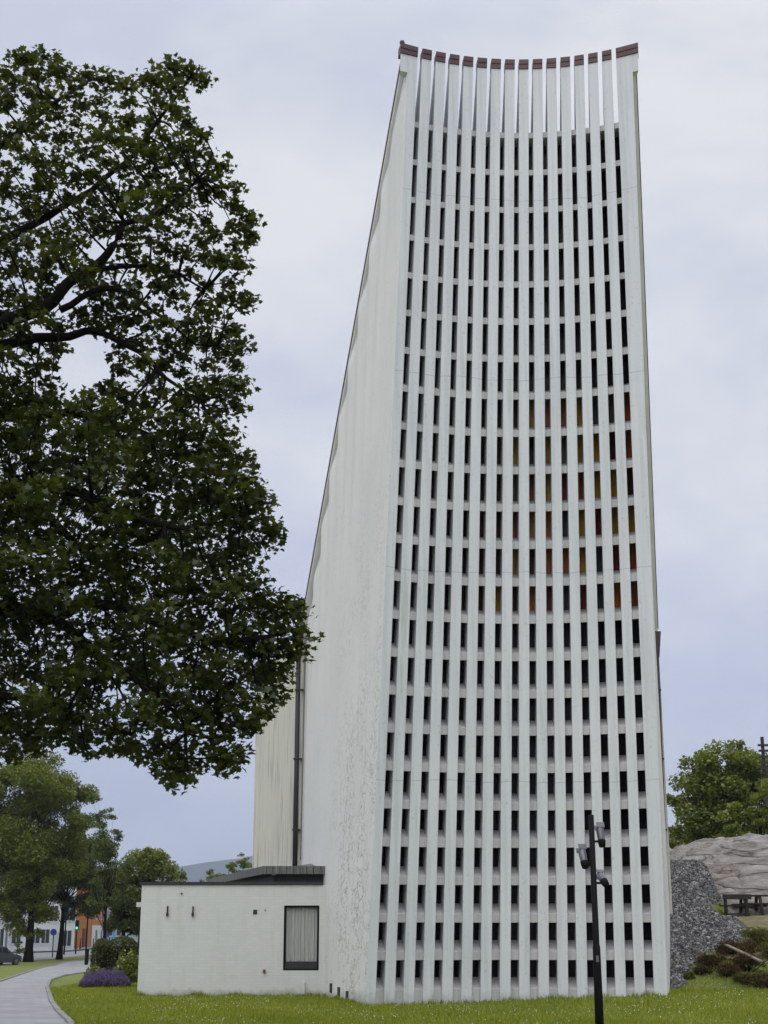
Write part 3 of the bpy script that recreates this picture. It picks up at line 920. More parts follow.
# ------------------------------------------------------------------ floodlight pole on the lawn
YP = 25.0
pb = Vector((Xat(600.5, YP, 0), YP, G(8.2 * .5, YP)))
pt = P(591, 815, YP)
pole = thing('floodlight_pole', pb, 'slim black pole with three grey floodlights standing on the lawn', 'floodlight pole')
mb = MB(); mb.tube([pb - Vector((0, 0, .1)), pb.lerp(pt, .42), pb.lerp(pt, .43), pt], [.075, .062, .052, .046], 16)
mb.build('post', M['darkmetal'], pole, smooth_=True)
MB().tube([pb, pb + Vector((0, 0, .03))], .16, 16).build('base_plate', M['darkmetal'], pole)
MB().obox(pb.lerp(pt, .37) + Vector((.0, -.065, 0)), (.02, 0, 0), (0, .01, 0), (0, 0, .05)).build('access_hatch', M['greymetal'], pole)
def flood(py, dx, aim):
    zc = Zat(py, YP)
    t = (zc - pb.z) / (pt.z - pb.z)
    a = pb.lerp(pt, t)
    e_ = a + Vector((dx, -.03, 0))
    arm = MB(); arm.tube([a, e_, e_ + Vector((0, 0, .03))], .02, 8)
    ao = arm.build('lamp_arm', M['darkmetal'], pole)
    aim = Vector(aim).normalized()
    side = aim.cross(Vector((0, 0, 1))).normalized(); upv = side.cross(aim).normalized()
    c0 = e_ + Vector((0, 0, .03))
    hd = MB()
    rings = []
    for s_, r in ((-.08, .042), (-.06, .058), (.05, .060), (.19, .066), (.205, .066)):
        rings.append([c0 + aim * s_ + (side * math.cos(q) + upv * math.sin(q)) * r for q in (2 * math.pi * j / 14 for j in range(14))])
    hd.loft(rings)
    ho = hd.build('floodlight', M['greymetal'], pole, smooth_=True)
    bk = MB()
    bk.loft([[c0 + aim * s_ + (side * math.cos(q) + upv * math.sin(q)) * r for q in (2 * math.pi * j / 14 for j in range(14))] for s_, r in ((-.12, .055), (-.03, .066), (-.015, .066))])
    bk.build('lamp_housing', M['darkmetal'], ho, smooth_=True)
    vz = MB(); vz.obox(c0 + aim * .235 + upv * .064, side * .068, aim * .045, upv * .005); vz.obox(c0 + aim * .235 - upv * .064, side * .068, aim * .045, upv * .005)
    vz.build('visor', M['greymetal'], ho)
    MB().obox(c0 + aim * .207, side * .05, upv * .05, aim * .003).build('lamp_glass', M['houseglass'], ho)
flood(841.5, .15, (-.05, .35, .9))
flood(863.0, -.15, (-.10, .45, .85))
flood(883.0, .16, (-.15, .8, .45))

# ------------------------------------------------------------------ foliage machinery
MAPLE = np.array([(0, -.45), (.14, -.30), (.46, -.34), (.32, -.12), (.56, .14), (.24, .14), (.20, .26), (0, .62), (-.20, .26), (-.24, .14), (-.56, .14), (-.32, -.12), (-.46, -.34), (-.14, -.30)])
OVAL = np.array([(0, -.5), (.28, -.12), (.22, .22), (0, .5), (-.22, .22), (-.28, -.12)])
RHOMB = np.array([(0, -.5), (.27, 0), (0, .5), (-.27, 0)])
def leaves(centres, size, shape, rs, tilt=0.55, droop=0.0, fold=0.16):
    """(n, k, 3) leaf polygons at the given centres; normals lean up by 1 - tilt"""
    n = len(centres)
    nrm = rs.normal(size=(n, 3)) * tilt
    nrm[:, 2] += 1.0 - droop
    nrm /= np.linalg.norm(nrm, axis=1)[:, None]
    d = rs.normal(size=(n, 3)); d[:, 2] -= droop * 1.5
    d -= nrm * (d * nrm).sum(1)[:, None]
    d /= np.linalg.norm(d, axis=1)[:, None]
    s = np.cross(nrm, d)
    sz = size * rs.uniform(.5, 1.35, n)
    pts = centres[:, None, :] + sz[:, None, None] * (shape[None, :, 0, None] * s[:, None, :] + shape[None, :, 1, None] * d[:, None, :])
    pts -= (fold * sz)[:, None, None] * np.abs(shape[None, :, 0, None]) * nrm[:, None, :]
    return pts
def inpoly(x, y, poly):
    r = False; j = len(poly) - 1
    for i in range(len(poly)):
        xi, yi = poly[i]; xj, yj = poly[j]
        if (yi > y) != (yj > y) and x < (xj - xi) * (y - yi) / (yj - yi) + xi: r = not r
        j = i
    return r
def clump_cloud(cl, per_m3, rs, flat=0.6, shell=0.5, minn=12):
    out = []
    for (c, r) in cl:
        n = max(minn, int(per_m3 * r ** 2.0))
        d = rs.normal(size=(n, 3)); d /= np.linalg.norm(d, axis=1)[:, None]
        rad = rs.uniform(0, 1, n) ** shell
        p = d * rad[:, None] * r
        p[:, 2] *= flat
        out.append(p + np.array(c))
    return np.concatenate(out)
def bent(a, b, rs, sag=0.08, n=6):
    a, b = Vector(a), Vector(b)
    L_ = (b - a).length
    o = Vector(rs.normal(size=3)) * L_ * sag
    return [a.lerp(b, t) + o * math.sin(math.pi * t) for t in (i / n for i in range(n + 1))]

def tree(name, label, cat, base, height, discs, Yc, leafmat_, leaf, dens, seed, group=None, trunk_r=.3, shape=RHOMB, spread=1.0, flat=.55, droop=.1, trunk_top=.75, lean=(0, 0)):
    rs = np.random.RandomState(seed)
    base = Vector(base)
    t = thing(name, base, label, cat, group)
    cl = []
    for (px, py, r) in discs:
        rm = r * (Yc * CT + 3) / F
        c = P(px, py, Yc)
        n = max(4, int(rm * 4.5 * spread))
        for i in range(n):
            d = Vector(rs.normal(size=3)); d.normalize(); d *= rs.uniform(.25, 1) ** .5
            q = c + Vector((d.x * rm * .72, d.y * rm * 1.3, d.z * rm * .72))
            cl.append((q, max(.35, rm * rs.uniform(.3, .55))))
    top = base + Vector((lean[0], lean[1], height * trunk_top))
    tb = MB()
    axis_ = bent(base - Vector((0, 0, .2)), top, rs, .012, 8)
    tb.tube(axis_, [trunk_r * (1.35 if i == 0 else lerp(1, .22, i / 8)) for i in range(9)], 10)
    for (q, r) in cl[::3]:
        if q.z < base.z + height * .52: continue
        st = axis_[min(7, max(3, int(rs.uniform(.5, 1) * 8 * min(1, max(.3, (q.z - base.z) / max(1e-3, height * trunk_top))))))]
        tb.tube(bent(st, q, rs, .09, 4), [trunk_r * .22, trunk_r * .16, trunk_r * .1, trunk_r * .06, trunk_r * .03], 5)
    tb.build('trunk', M['trunk'], t, smooth_=True)
    ctr = clump_cloud([(np.array(c), r) for c, r in cl], dens, rs, flat)
    soup('crown', leaves(ctr, leaf, shape, rs, .6, droop), len(shape), leafmat_, t)
    return t

# the great maple on the left, its trunk just outside the frame
def maple():
    rs = np.random.RandomState(11)
    YM = 21.5
    poly = [(-120, 75), (-40, 58), (0, 56), (20, 50), (60, 50), (95, 64), (120, 78), (150, 78), (163, 58), (185, 49), (212, 70), (208, 92), (190, 98), (198, 118), (215, 142), (230, 168), (242, 192),
            (262, 236), (248, 246), (244, 265), (251, 300), (243, 330), (250, 362), (244, 408), (228, 418), (226, 440), (244, 460), (262, 492), (283, 530), (272, 560), (268, 590), (296, 602), (309, 640), (288, 668),
            (268, 716), (248, 744), (232, 766), (214, 760), (200, 738), (188, 745), (196, 788), (176, 783), (163, 752), (140, 752), (110, 744), (90, 748), (62, 744), (45, 752), (0, 756), (-60, 762), (-120, 750)]
    holes = [(90, 355, 17), (76, 378, 12), (104, 250, 9), (72, 298, 11), (66, 280, 8), (205, 103, 12), (262, 560, 10), (150, 735, 8), (15, 690, 6), (118, 690, 7)]
    base = Vector((Xat(-95, YM, 0), YM, 0)); base.z = G(base.x, YM)
    t = thing('maple_tree', base, 'huge dark green maple spreading its branches in front of the sky', 'tree')
    def pp(px, py, dy=0.0): return P(px, py, YM + dy)
    limbs = []
    tb = MB()
    fork = pp(-88, 560)
    trunk = [base - Vector((0, 0, .2)), pp(-94, 900), pp(-92, 720), fork, pp(-70, 430), pp(-62, 300), pp(-50, 190), pp(-40, 110)]
    tb.tube(trunk, [.48, .40, .36, .33, .26, .20, .13, .05], 14)
    limbs += [(p_, .1) for p_ in trunk[3:]]
    def limb(pts, r0, r1):
        n = len(pts); P_ = []
        for i in range(n - 1):
            for s_ in range(4): P_.append(pts[i].lerp(pts[i + 1], s_ / 4))
        P_.append(pts[-1])
        for i in range(1, len(P_) - 1): P_[i] = P_[i] + Vector(rs.normal(size=3)) * .035
        P_ = [P_[0]] + [(P_[i - 1] + P_[i] * 2 + P_[i + 1]) / 4 for i in range(1, len(P_) - 1)] + [P_[-1]]
        tb.tube(P_, [lerp(r0, r1, (i / (len(P_) - 1)) ** .8) for i in range(len(P_))], 8)
        for p_ in P_[2:]: limbs.append((p_, r1))
    limb([pp(-65, 370), pp(-10, 325, -.2), pp(45, 312, -.4), (pp(75, 275, -.5)), pp(112, 255, -.6), pp(124, 222, -.5), pp(165, 210, -.6), pp(200, 180, -.4)], .15, .02)
    limb([pp(75, 275, -.5), pp(105, 270, -.3), pp(150, 266, .2), pp(205, 290, .4)], .06, .015)
    limb([pp(-60, 360), pp(20, 342, .2), pp(60, 336, .2), pp(95, 331, .1), pp(130, 345, 0), pp(165, 378, -.2), pp(200, 400, -.2)], .11, .018)
    limb([pp(60, 310, -.4), pp(105, 288, -.3), pp(140, 300, -.2), pp(190, 340, -.2), pp(225, 350, 0)], .06, .012)
    limb([pp(-60, 300), pp(0, 240, .8), pp(50, 215, 1.0), pp(90, 190, .8), pp(140, 150, .6), pp(180, 90, .3), pp(195, 65, .2)], .10, .012)
    limb([pp(-50, 190), pp(10, 140, -.4), pp(60, 100, -.6), pp(90, 80, -.5)], .08, .015)
    limb([fork, pp(-30, 500, -.2), pp(30, 487, -.5), pp(80, 490, -.7), pp(120, 515, -.8), pp(180, 530, -.6), pp(240, 520, -.3)], .16, .02)
    limb([pp(-88, 640), pp(-20, 608, .3), pp(30, 610, .2), pp(55, 618, .1), pp(80, 600, 0), pp(130, 610, -.2), pp(200, 640, -.4), pp(265, 640, -.4), pp(298, 628, -.4)], .18, .018)
    limb([pp(55, 618, .1), pp(100, 655, -.4), pp(150, 690, -.5), pp(185, 720, -.5), pp(188, 770, -.5)], .08, .012)
    limb([pp(-88, 680), pp(-20, 690, -.8), pp(30, 700, -1.0), pp(80, 715, -.9), pp(130, 735, -.8)], .10, .012)
    limb([pp(-65, 420), pp(0, 420, 1.2), pp(70, 410, 1.5), pp(140, 430, 1.6), pp(220, 470, 1.0), pp(265, 510, .6)], .12, .015)
    limb([pp(20, 487, -.5), pp(90, 560, 1.0), pp(160, 580, 1.2), pp(240, 580, .8)], .07, .012)
    # the half of the crown outside the frame
    for (a_, b_, dy) in ((-180, 200, .5), (-230, 330, -.8), (-260, 470, .8), (-250, 600, 0), (-160, 480, 3), (-120, 380, -3), (-100, 560, -2.8), (-90, 250, 2.6), (-60, 500, 3)):
        limb([trunk[4].lerp(trunk[3], rs.uniform(0, 1)), pp((a_ - 70) / 2, b_ + 20, dy * .5), pp(a_, b_, dy)], .13, .02)
    tries, cl = 0, []
    pts2 = []
    while tries < 60000 and len(cl) < 800:
        tries += 1
        x, y = rs.uniform(-120, 312), rs.uniform(45, 792)
        if not (inpoly(x, y, poly) and inpoly(x + 5, y, poly) and inpoly(x, y - 6, poly)): continue
        if any((x - a_) ** 2 + (y - b_) ** 2 < (r_ + 9) ** 2 for a_, b_, r_ in holes): continue
        lim = 15.2 if y > 395 else 16.6
        if any((x - a_) ** 2 + (y - b_) ** 2 < lim * lim for a_, b_ in pts2): continue
        edge = min(1.0, max(0.15, (300 - x) / 220.0))
        pts2.append((x, y))
        dy = rs.normal() * 1.25 * edge - .1
        cl.append((pp(x, y, dy), rs.uniform(.19, .34) if y < 395 else rs.uniform(.25, .42)))
    for i in range(170):                  # left and rear halves, so that the tree is whole
        d = rs.normal(size=3); d /= np.linalg.norm(d)
        c = pp(-95, 420) + Vector((d[0] * 4.0, d[1] * 4.2, d[2] * 4.6)) * rs.uniform(.55, 1) ** .5
        px = 384 + c.x / (c.y * CT + (c.z - EYE) * ST) * F
        if px > -95: continue
        cl.append((c, rs.uniform(.4, .65)))
    LP = np.array([tuple(p_) for p_, _ in limbs])
    for (c, r) in cl:
        i = int(np.argmin(((LP - np.array(c)) ** 2).sum(1)))
        a_ = Vector(LP[i])
        mp_ = (a_ + c) / 2; hx, hy = 384 + mp_.x / (mp_.y * CT + (mp_.z - EYE) * ST) * F, 512 - F * math.tan(math.atan((mp_.z - EYE) / mp_.y) - TH)
        if not inpoly(hx, hy, poly): continue
        if any((hx - q_[0]) ** 2 + (hy - q_[1]) ** 2 < (q_[2] + 4) ** 2 for q_ in holes): continue
        tb.tube(bent(a_, c, rs, .10, 4), [.02, .016, .012, .009, .005], 5)
        for _ in range(3):
            e_ = c + Vector(rs.normal(size=3)).normalized() * r * .7
            tb.tube([c, c.lerp(e_, .5) + Vector((0, 0, .02)), e_], [.006, .005, .003], 4)
    tb.build('trunk', M['trunk'], t, smooth_=True)
    ctr = []
    for (c, r) in cl:
        n = int(860 * r ** 1.9 * rs.uniform(.7, 1.15)) + 12
        d = rs.normal(size=(n, 3)); d /= np.linalg.norm(d, axis=1)[:, None]
        q = d * (rs.uniform(0, 1, n) ** .6)[:, None] * r * 1.0
        q[:, 2] *= .62
        ctr.append(q + np.array(c))
    ctr = np.concatenate(ctr)
    soup('crown', leaves(ctr, .105, MAPLE, rs, .5, .25, .2), len(MAPLE), M['maple'], t)
maple()

# street trees on the verge and the trees beyond
b1, b2 = onground(28, 962), onground(59, 959.5)
tree('street_tree', 'leafy street tree with a shaggy trunk beside the parked car', 'tree', b1, 13.5,
     [(10, 790, 34), (45, 785, 36), (70, 800, 26), (30, 830, 40), (5, 850, 34), (55, 850, 34), (80, 820, 24), (15, 900, 18), (28, 925, 13), (40, 905, 16), (22, 945, 9), (18, 925, 14), (36, 935, 10), (28, 885, 26), (45, 880, 22), (8, 880, 22), (10, 905, 20), (42, 912, 15), (25, 908, 16), (60, 870, 18), (30, 870, 26), (-15, 800, 30), (-20, 870, 24)],
     b1.y, M['lime'], .26, 420, 21, 'trees on the grass verge', .40, RHOMB, 1.25, flat=.8)
tree('street_tree', 'straight bare trunked street tree further along the grass verge', 'tree', b2, 10.5,
     [(85, 860, 30), (65, 880, 26), (95, 890, 26), (75, 850, 26), (100, 845, 18), (55, 865, 22), (85, 905, 18), (66, 902, 16), (50, 895, 18), (75, 912, 12), (95, 908, 12)],
     b2.y + 1, M['birch'], .20, 460, 22, 'trees on the grass verge', .28, RHOMB, 1.4, flat=.8, trunk_top=.8)
bb = Vector((Xat(104, 122, 0), 122, G(-20, 122)))
tree('birch_tree', 'drooping birch sticking out past the street trees', 'tree', bb, 10,
     [(98, 820, 14), (108, 815, 10), (114, 833, 7), (102, 850, 18), (100, 880, 14), (120, 838, 4), (94, 800, 10), (108, 865, 14), (98, 900, 14), (110, 895, 10)],
     122, M['birch'], .19, 420, 23, None, .18, RHOMB, 2.0, droop=.5)
tb1 = Vector((Xat(122, 150, 0), 150, G(-27, 150)))
tree('willow_tree', 'rounded pale green tree behind the left end of the annexe', 'tree', tb1, 8.5,
     [(140, 870, 22), (160, 868, 20), (120, 885, 20), (175, 880, 14), (135, 900, 24), (128, 920, 16), (150, 895, 22), (165, 900, 18), (112, 905, 12), (182, 892, 9), (100, 880, 12), (150, 858, 12), (178, 905, 12), (140, 925, 14), (115, 925, 12)],
     150, M['willow'], .30, 420, 24, None, .3, RHOMB, 2.2, flat=.85, trunk_top=.6)
for i, (px, y0, rr, Yd, sd_) in enumerate(((213, 874, 9, 150, 31), (229, 869, 8, 155, 32), (243, 862, 10, 160, 33))):
    bx = Vector((Xat(px, Yd, 0), Yd, G(-15, Yd)))
    tree('roadside_tree', ['bushy treetop furthest left above the black roof edge', 'low treetop in the middle above the black roof edge', 'treetop right beside the cream church wall above the roof edge'][i], 'tree', bx, (Zat(y0 - rr, Yd) - bx.z) * .95,
         [(px, y0, rr), (px - 6, y0 + 8, rr), (px + 6, y0 + 7, rr), (px, y0 + 22, rr * 1.3)], Yd, M['lime'], .3, 260, sd_, 'treetops behind the extension', .2, RHOMB, 1.3)
# trees on the knoll to the right
kb = Vector((Xat(722, 84, 4), 84, G(19, 84)))
tree('broadleaf_tree', 'large rounded green tree on the knoll behind the bare rock', 'tree', kb, 9.5,
     [(716, 770, 30), (745, 765, 26), (700, 765, 20), (690, 795, 24), (725, 800, 34), (760, 775, 26), (688, 825, 24), (680, 845, 18), (705, 820, 24), (735, 785, 28), (715, 835, 26), (745, 820, 30), (676, 842, 12), (735, 752, 14), (775, 800, 26), (700, 848, 16), (670, 800, 5)],
     84, M['rowan'], .21, 560, 41, 'trees on the knoll', .3, OVAL, 1.9, flat=.85, trunk_top=.6)
kb2 = Vector((Xat(765, 74, 4), 74, G(20, 74)))
tree('broadleaf_tree', 'lighter green low branched tree at the right edge over the rock', 'tree', kb2, 6.0,
     [(765, 790, 20), (740, 808, 16), (760, 820, 20), (735, 825, 12), (780, 815, 24), (725, 838, 10), (752, 835, 14), (722, 815, 7)],
     74, M['rowan'], .2, 420, 42, 'trees on the knoll', .2, OVAL, 1.6, flat=.45, trunk_top=.6)
# dark post with cross boards at the right edge
Ym = 78
mb0 = Vector((Xat(770, Ym, 6), Ym, G(20, Ym)))
mast = thing('board_mast', mb0, 'dark wooden mast with short cross boards above the treetops', 'mast')
zt_m = Zat(737, Ym)
MB().tube([mb0 - Vector((0, 0, .3)), (mb0.x, mb0.y, zt_m)], .09, 8).build('post', M['timber'], mast)
for py, wd in ((745.5, .28), (751, .26), (757, .24), (763, .24), (768.5, .26), (773.5, .26)):
    z = Zat(py, Ym)
    MB().box(mb0.x - wd, Ym - .14, z - .06, mb0.x + wd, Ym - .1, z + .06).build('cross_board', M['timber'], mast)

# ------------------------------------------------------------------ gravel bank, rock, picnic table, low shrubs on the right
GPOLY = [(600, 870), (640, 862), (668, 858), (690, 859), (712, 866), (727, 883), (738, 899), (733, 912), (740, 922), (748, 936), (728, 946), (705, 955), (690, 968), (684, 984), (673, 996), (655, 998), (600, 990)]
gx = [5.5 + .25 * i for i in range(45)]; gy = [43.8 + .35 * i for i in range(48)]
def topx(x, Y, z): return 384 + x / (Y * CT + (z - EYE) * ST) * F
def topy(Y, z):
    t = (z - EYE) / Y
    return 512 - F * math.tan(math.atan(t) - TH)
def is_gravel(x, Y):
    z = G(x, Y)
    return inpoly(topx(x, Y, z), topy(Y, z), GPOLY)
vs, fs, idx = [], [], {}
for j, Y in enumerate(gy):
    for i, x in enumerate(gx):
        idx[i, j] = len(vs); vs.append((x, Y, G(x, Y) + .03 + .03 * mnoise.noise(Vector((x * 2, Y * 2, 0)))))
for j in range(len(gy) - 1):
    for i in range(len(gx) - 1):
        if is_gravel(gx[i] + .125, gy[j] + .17): fs.append((idx[i, j], idx[i + 1, j], idx[i + 1, j + 1], idx[i, j + 1]))
MB().add(vs, fs).build('gravel_bank', M['gravel'], None, smooth_=True)['kind'] = 'structure'
rs = np.random.RandomState(8)
ICO = bmesh.new(); bmesh.ops.create_icosphere(ICO, subdivisions=1, radius=1)
iv = np.array([v.co[:] for v in ICO.verts]); ifc = np.array([[v.index for v in f.verts] for f in ICO.faces]); ICO.free()
tri = []
n = 0
while n < 20000:
    x, Y = rs.uniform(7.2, 15), rs.uniform(44, 60.4)
    if not is_gravel(x, Y): continue
    n += 1
    s_ = rs.uniform(.018, .05) * (1.8 if rs.rand() < .08 else 1)
    q = iv * rs.uniform(.6, 1.3, 3) * s_ * rs.uniform(.75, 1.2, (len(iv), 1))
    a_ = rs.uniform(0, 6.28); c_, s2 = math.cos(a_), math.sin(a_)
    q = np.stack([q[:, 0] * c_ - q[:, 1] * s2, q[:, 0] * s2 + q[:, 1] * c_, q[:, 2] * .8], 1)
    tri.append((q + np.array([x, Y, G(x, Y) + .05])))
V = np.concatenate(tri)
Fc = np.concatenate([ifc + k * len(iv) for k in range(len(tri))])
me = bpy.data.meshes.new('gravel'); me.from_pydata(V.tolist(), [], Fc.tolist()); me.materials.append(M['stones'])
o = bpy.data.objects.new('gravel', me); COL.objects.link(o)
tag(o, 'loose grey crushed stones covering the steep bank beside the tower', 'gravel', None, 'stuff')

# bare rock outcrop
def rockz(x, Y):
    up = interp(Y, [(55.6, 1.9), (56.8, 2.5), (58.2, 3.3), (60.0, 4.3), (62.0, 5.0), (65, 5.5), (70, 5.6), (76, 4.8), (82, 4.0)])
    left = smooth(11.8, 12.9, x)
    far = interp(x, [(11, -.6), (12.4, -.1), (14.2, .2), (16, .35), (20, .6), (26, .8), (40, .3)])
    z = lerp(G(x, Y) - .3, up + far, left)
    v = Vector((x * .35, Y * .55, z * .9))
    z += left * (.42 * mnoise.fractal(v, 1.0, 2.1, 4) + .16 * mnoise.noise(Vector((x * 1.3 + Y * .4, Y * 1.6, 2))))
    z -= left * .34 * max(0, 1 - abs(mnoise.noise(Vector((x * .25, Y * .8 + x * .12, 7)))) * 9)
    z -= left * .22 * max(0, 1 - abs(mnoise.noise(Vector((x * .8 + 3, Y * .35, 1)))) * 12)
    return z
o = sheet('rock_outcrop', M['rock'], [9.4 + .12 * i for i in range(180)], [55.5 + .12 * i for i in range(206)], rockz, kind=None)
tag(o, 'smooth bare grey and pinkish rock rising above the gravel bank', 'rock')

# picnic table seen from its end on the ledge
YTb = 55.6
def timber_set(x0, label, flip, scale=1.0):
    z0 = G(x0 + .8, YTb)
    t = thing('picnic_bench', (x0, YTb, z0), label, 'picnic bench', 'dark timber benches on the ledge')
    def bx(name, x, y, z, X_, Y_, Z_): return MB().box(x0 + x, YTb + y, z0 + z, x0 + X_, YTb + Y_, z0 + Z_).build(name, M['timber'], t, bevel=.006)
    return t, bx
xb = Xat(723.5, YTb, 2.4)
t, bx = timber_set(xb, 'dark timber bench with a slatted back, next to the gravel edge', 1)
z0 = G(xb + .8, YTb)
L_ = 0.80
for xx in (0.06, 0.82):
    mb = MB(); mb.hexa([(xb + xx, YTb - .02, z0 - .1), (xb + xx + .10, YTb - .02, z0 - .1), (xb + xx + .10, YTb + .09, z0 - .1), (xb + xx, YTb + .09, z0 - .1)],
                       [(xb + xx - .05, YTb - .22, z0 + .78), (xb + xx + .05, YTb - .22, z0 + .78), (xb + xx + .05, YTb - .13, z0 + .78), (xb + xx - .05, YTb - .13, z0 + .78)])
    mb.build('leg', M['timber'], t, bevel=.006)
    bx('leg', xx + .12, .38, -.1, xx + .2, .46, .40)
bx('seat', -.02, .02, .38, 1.12, .24, .43); bx('seat', -.02, .26, .38, 1.12, .48, .43)
bx('backrest', -.04, -.265, .62, 1.0, -.225, .80)
bx('armrest', .02, -.02, .06, .98, .06, .14)
xb2 = Xat(747, YTb, 2.4)
YT2 = YTb + .9
t2 = thing('picnic_table', (xb2, YT2, G(xb2 + .9, YT2)), 'long dark timber table with splayed legs on the ledge at the right edge', 'table')
z2 = G(xb2 + .9, YT2)
for yy in (-.36, -.17, .02, .21):
    MB().box(xb2 - .25, YT2 + yy, z2 + .70, xb2 + 1.9, YT2 + yy + .17, z2 + .75).build('tabletop_board', M['timber'], t2, bevel=.005)
for xx in (0.05, 0.62, 1.5):
    for sg in (-1, 1):
        lo = [(xb2 + xx, YT2 + sg * .55 - .05, z2 - .1), (xb2 + xx + .10, YT2 + sg * .55 - .05, z2 - .1), (xb2 + xx + .10, YT2 + sg * .55 + .05, z2 - .1), (xb2 + xx, YT2 + sg * .55 + .05, z2 - .1)]
        hi = [(x, y - sg * .30, z2 + .695) for x, y, z in lo]
        MB().hexa(lo, hi).build('leg', M['timber'], t2, bevel=.005)
for sg in (-1, 1):
    MB().box(xb2 - .15, YT2 + sg * .72 - .12, z2 + .40, xb2 + 1.9, YT2 + sg * .72 + .12, z2 + .45).build('bench_board', M['timber'], t2, bevel=.005)
for xx in (0.2, .75, 1.6):
    MB().box(xb2 + xx, YT2 - .8, z2 + .32, xb2 + xx + .06, YT2 + .8, z2 + .395).build('crossbeam', M['timber'], t2, bevel=.005)

# dry grass ledge below the table
def ledge():
    vs, fs = [], []
    xs_ = [8.6 + .3 * i for i in range(70)]; ys_ = [45.2 + .3 * i for i in range(46)]
    for Y in ys_:
        for x in xs_: vs.append((x, Y, G(x, Y) + .05 + .05 * mnoise.noise(Vector((x * 1.5, Y * 1.5, 5)))))
    nx = len(xs_)
    for j in range(len(ys_) - 1):
        for i in range(nx - 1):
            x, Y = xs_[i], ys_[j]
            if Y > 46.8 + .8 * mnoise.noise(Vector((x * .6, 0, 1))) - (x - 9) * .05 and x > 9.0 and (Y < 54.6 or x > (12.0 if Y < 57 else 13.2)) and not is_gravel(x + .15, Y + .15): fs.append((j * nx + i, j * nx + i + 1, (j + 1) * nx + i + 1, (j + 1) * nx + i))
    MB().add(vs, fs).build('ledge', M['moor'], None, smooth_=True)['kind'] = 'structure'
ledge()

def shrub(name, label, cat, px, py, Y, rpx, mat, leaf, dens, seed, group=None, flat=.8, shape=RHOMB, nsub=10, tilt=1.0, spike=0.0):
    rs = np.random.RandomState(seed)
    rm = rpx * (Y * CT) / F
    g_ = onground(px, py + rpx * .45)
    rm = rpx * (g_.y * CT) / F
    c = Vector((g_.x, g_.y, g_.z + rm * .4))
    base = Vector((c.x, c.y, G(c.x, c.y)))
    t = thing(name, base, label, cat, group)
    cl = []
    for i in range(nsub):
        d = rs.normal(size=3); d /= np.linalg.norm(d)
        cl.append((np.array(c) + d * np.array([1.35, 1.1, flat]) * rm * .6 * rs.uniform(.4, 1), rm * rs.uniform(.35, .55)))
    st = MB()
    for (q, r) in cl:
        st.tube(bent(base - Vector((0, 0, .05)), Vector(q), rs, .1, 3), [.02, .015, .012, .006], 5)
    st.build('stem', M['trunk'], t)
    ctr = clump_cloud(cl, dens, rs, flat, .6, 60)
    ctr[:, 2] = np.maximum(ctr[:, 2], base.z + .02)
    soup('foliage', leaves(ctr, leaf, shape, rs, tilt, .1), len(shape), mat, t)
    return t
SPR = np.array([(0, -.6), (.10, -.1), (.05, .6), (-.09, .1)])
hs = [(712, 960, 50.0, 11, 'heather', 'reddish brown heather clump below the gravel, left of the plank'), (733, 948, 50.5, 13, 'heather', 'brown heather mound behind the upper end of the bleached plank'),
      (760, 936, 51.0, 14, 'juniper', 'olive green low bush topmost on the bank at the right edge'), (748, 962, 49.0, 14, 'heather', 'dark brown heather under the middle of the bleached plank'),
      (764, 978, 48.0, 15, 'heather', 'dark heather bush lowest at the right edge beside the lawn'), (689, 976, 48.2, 5, 'juniper', 'yellow green tuft at the foot of the gravel nearest the tower'),
      (727, 970, 48.2, 11, 'heather', 'dry brown heather in front of the upper end of the plank'), (742, 978, 47.5, 7, 'juniper', 'pale green tuft at the lawn edge before the lowest heather'),
      (702, 970, 49.0, 7, 'heather', 'small dry brown shrub against the lower gravel edge'), (774, 950, 50.5, 14, 'juniper', 'olive brown bush between the plank and the picnic ledge'),
      (748, 946, 50.5, 11, 'heather', 'rusty heather between the olive bush and the plank')]
for i, (px, py, Y, r, mk, lab) in enumerate(hs):
    shrub('low_shrub', lab, 'shrub', px, py, Y, r * 1.45, M[mk], .11, 1500, 60 + i, 'shrubs at the foot of the bank', .6, SPR, 16)
p0, p1 = onground(727, 963) + Vector((0, 0, .42)), onground(762, 980) + Vector((0, 0, .42))
d = (p1 - p0) / 2
pl = MB(); pl.obox((p0 + p1) / 2 + Vector((0, 0, .1)), d, Vector((-d.y, d.x, 0)).normalized() * .07, (0, 0, .02))
tag(pl.build('plank', M['plank'], None), 'bleached wooden plank lying across the heather', 'plank')

# hedge, lavender and perennials by the annexe corner
rs = np.random.RandomState(77)
hb = P(115, 955, 66); hb.z = G(hb.x, 66)
t = thing('hedge', hb, 'clipped rounded hedge between the path and the annexe', 'hedge')
w0, w1 = Xat(93, 66, 1), Xat(142, 66, 1)
ht = Zat(937, 66)
hzb = hb.z
n = 9000
u = rs.uniform(-1, 1, (n, 3))
k = (np.abs(u) ** 3).sum(1) ** (1 / 3)
u = u / k[:, None] * (rs.uniform(.8, 1.02, n) ** .5)[:, None]
bulge = .92 + .1 * np.sin(u[:, 0] * 5 + u[:, 1] * 3)
pts = np.stack([(w0 + w1) / 2 + u[:, 0] * (w1 - w0) / 2, 66 + u[:, 1] * 1.6, hzb + (ht - hzb) * (.52 + .5 * u[:, 2] * bulge)], 1)
pts[:, 2] = np.maximum(pts[:, 2], hzb)
core = MB(); core.loft([[((w0 + w1) / 2 + c_ * (w1 - w0) * .42, 66 + s_ * 1.2, hzb + hh) for c_, s_ in ((math.cos(a), math.sin(a)) for a in (2 * math.pi * i / 16 for i in range(16)))] for hh in (0, .5, (ht - hzb) * .8)])
core.build('stems', M['trunk'], t)
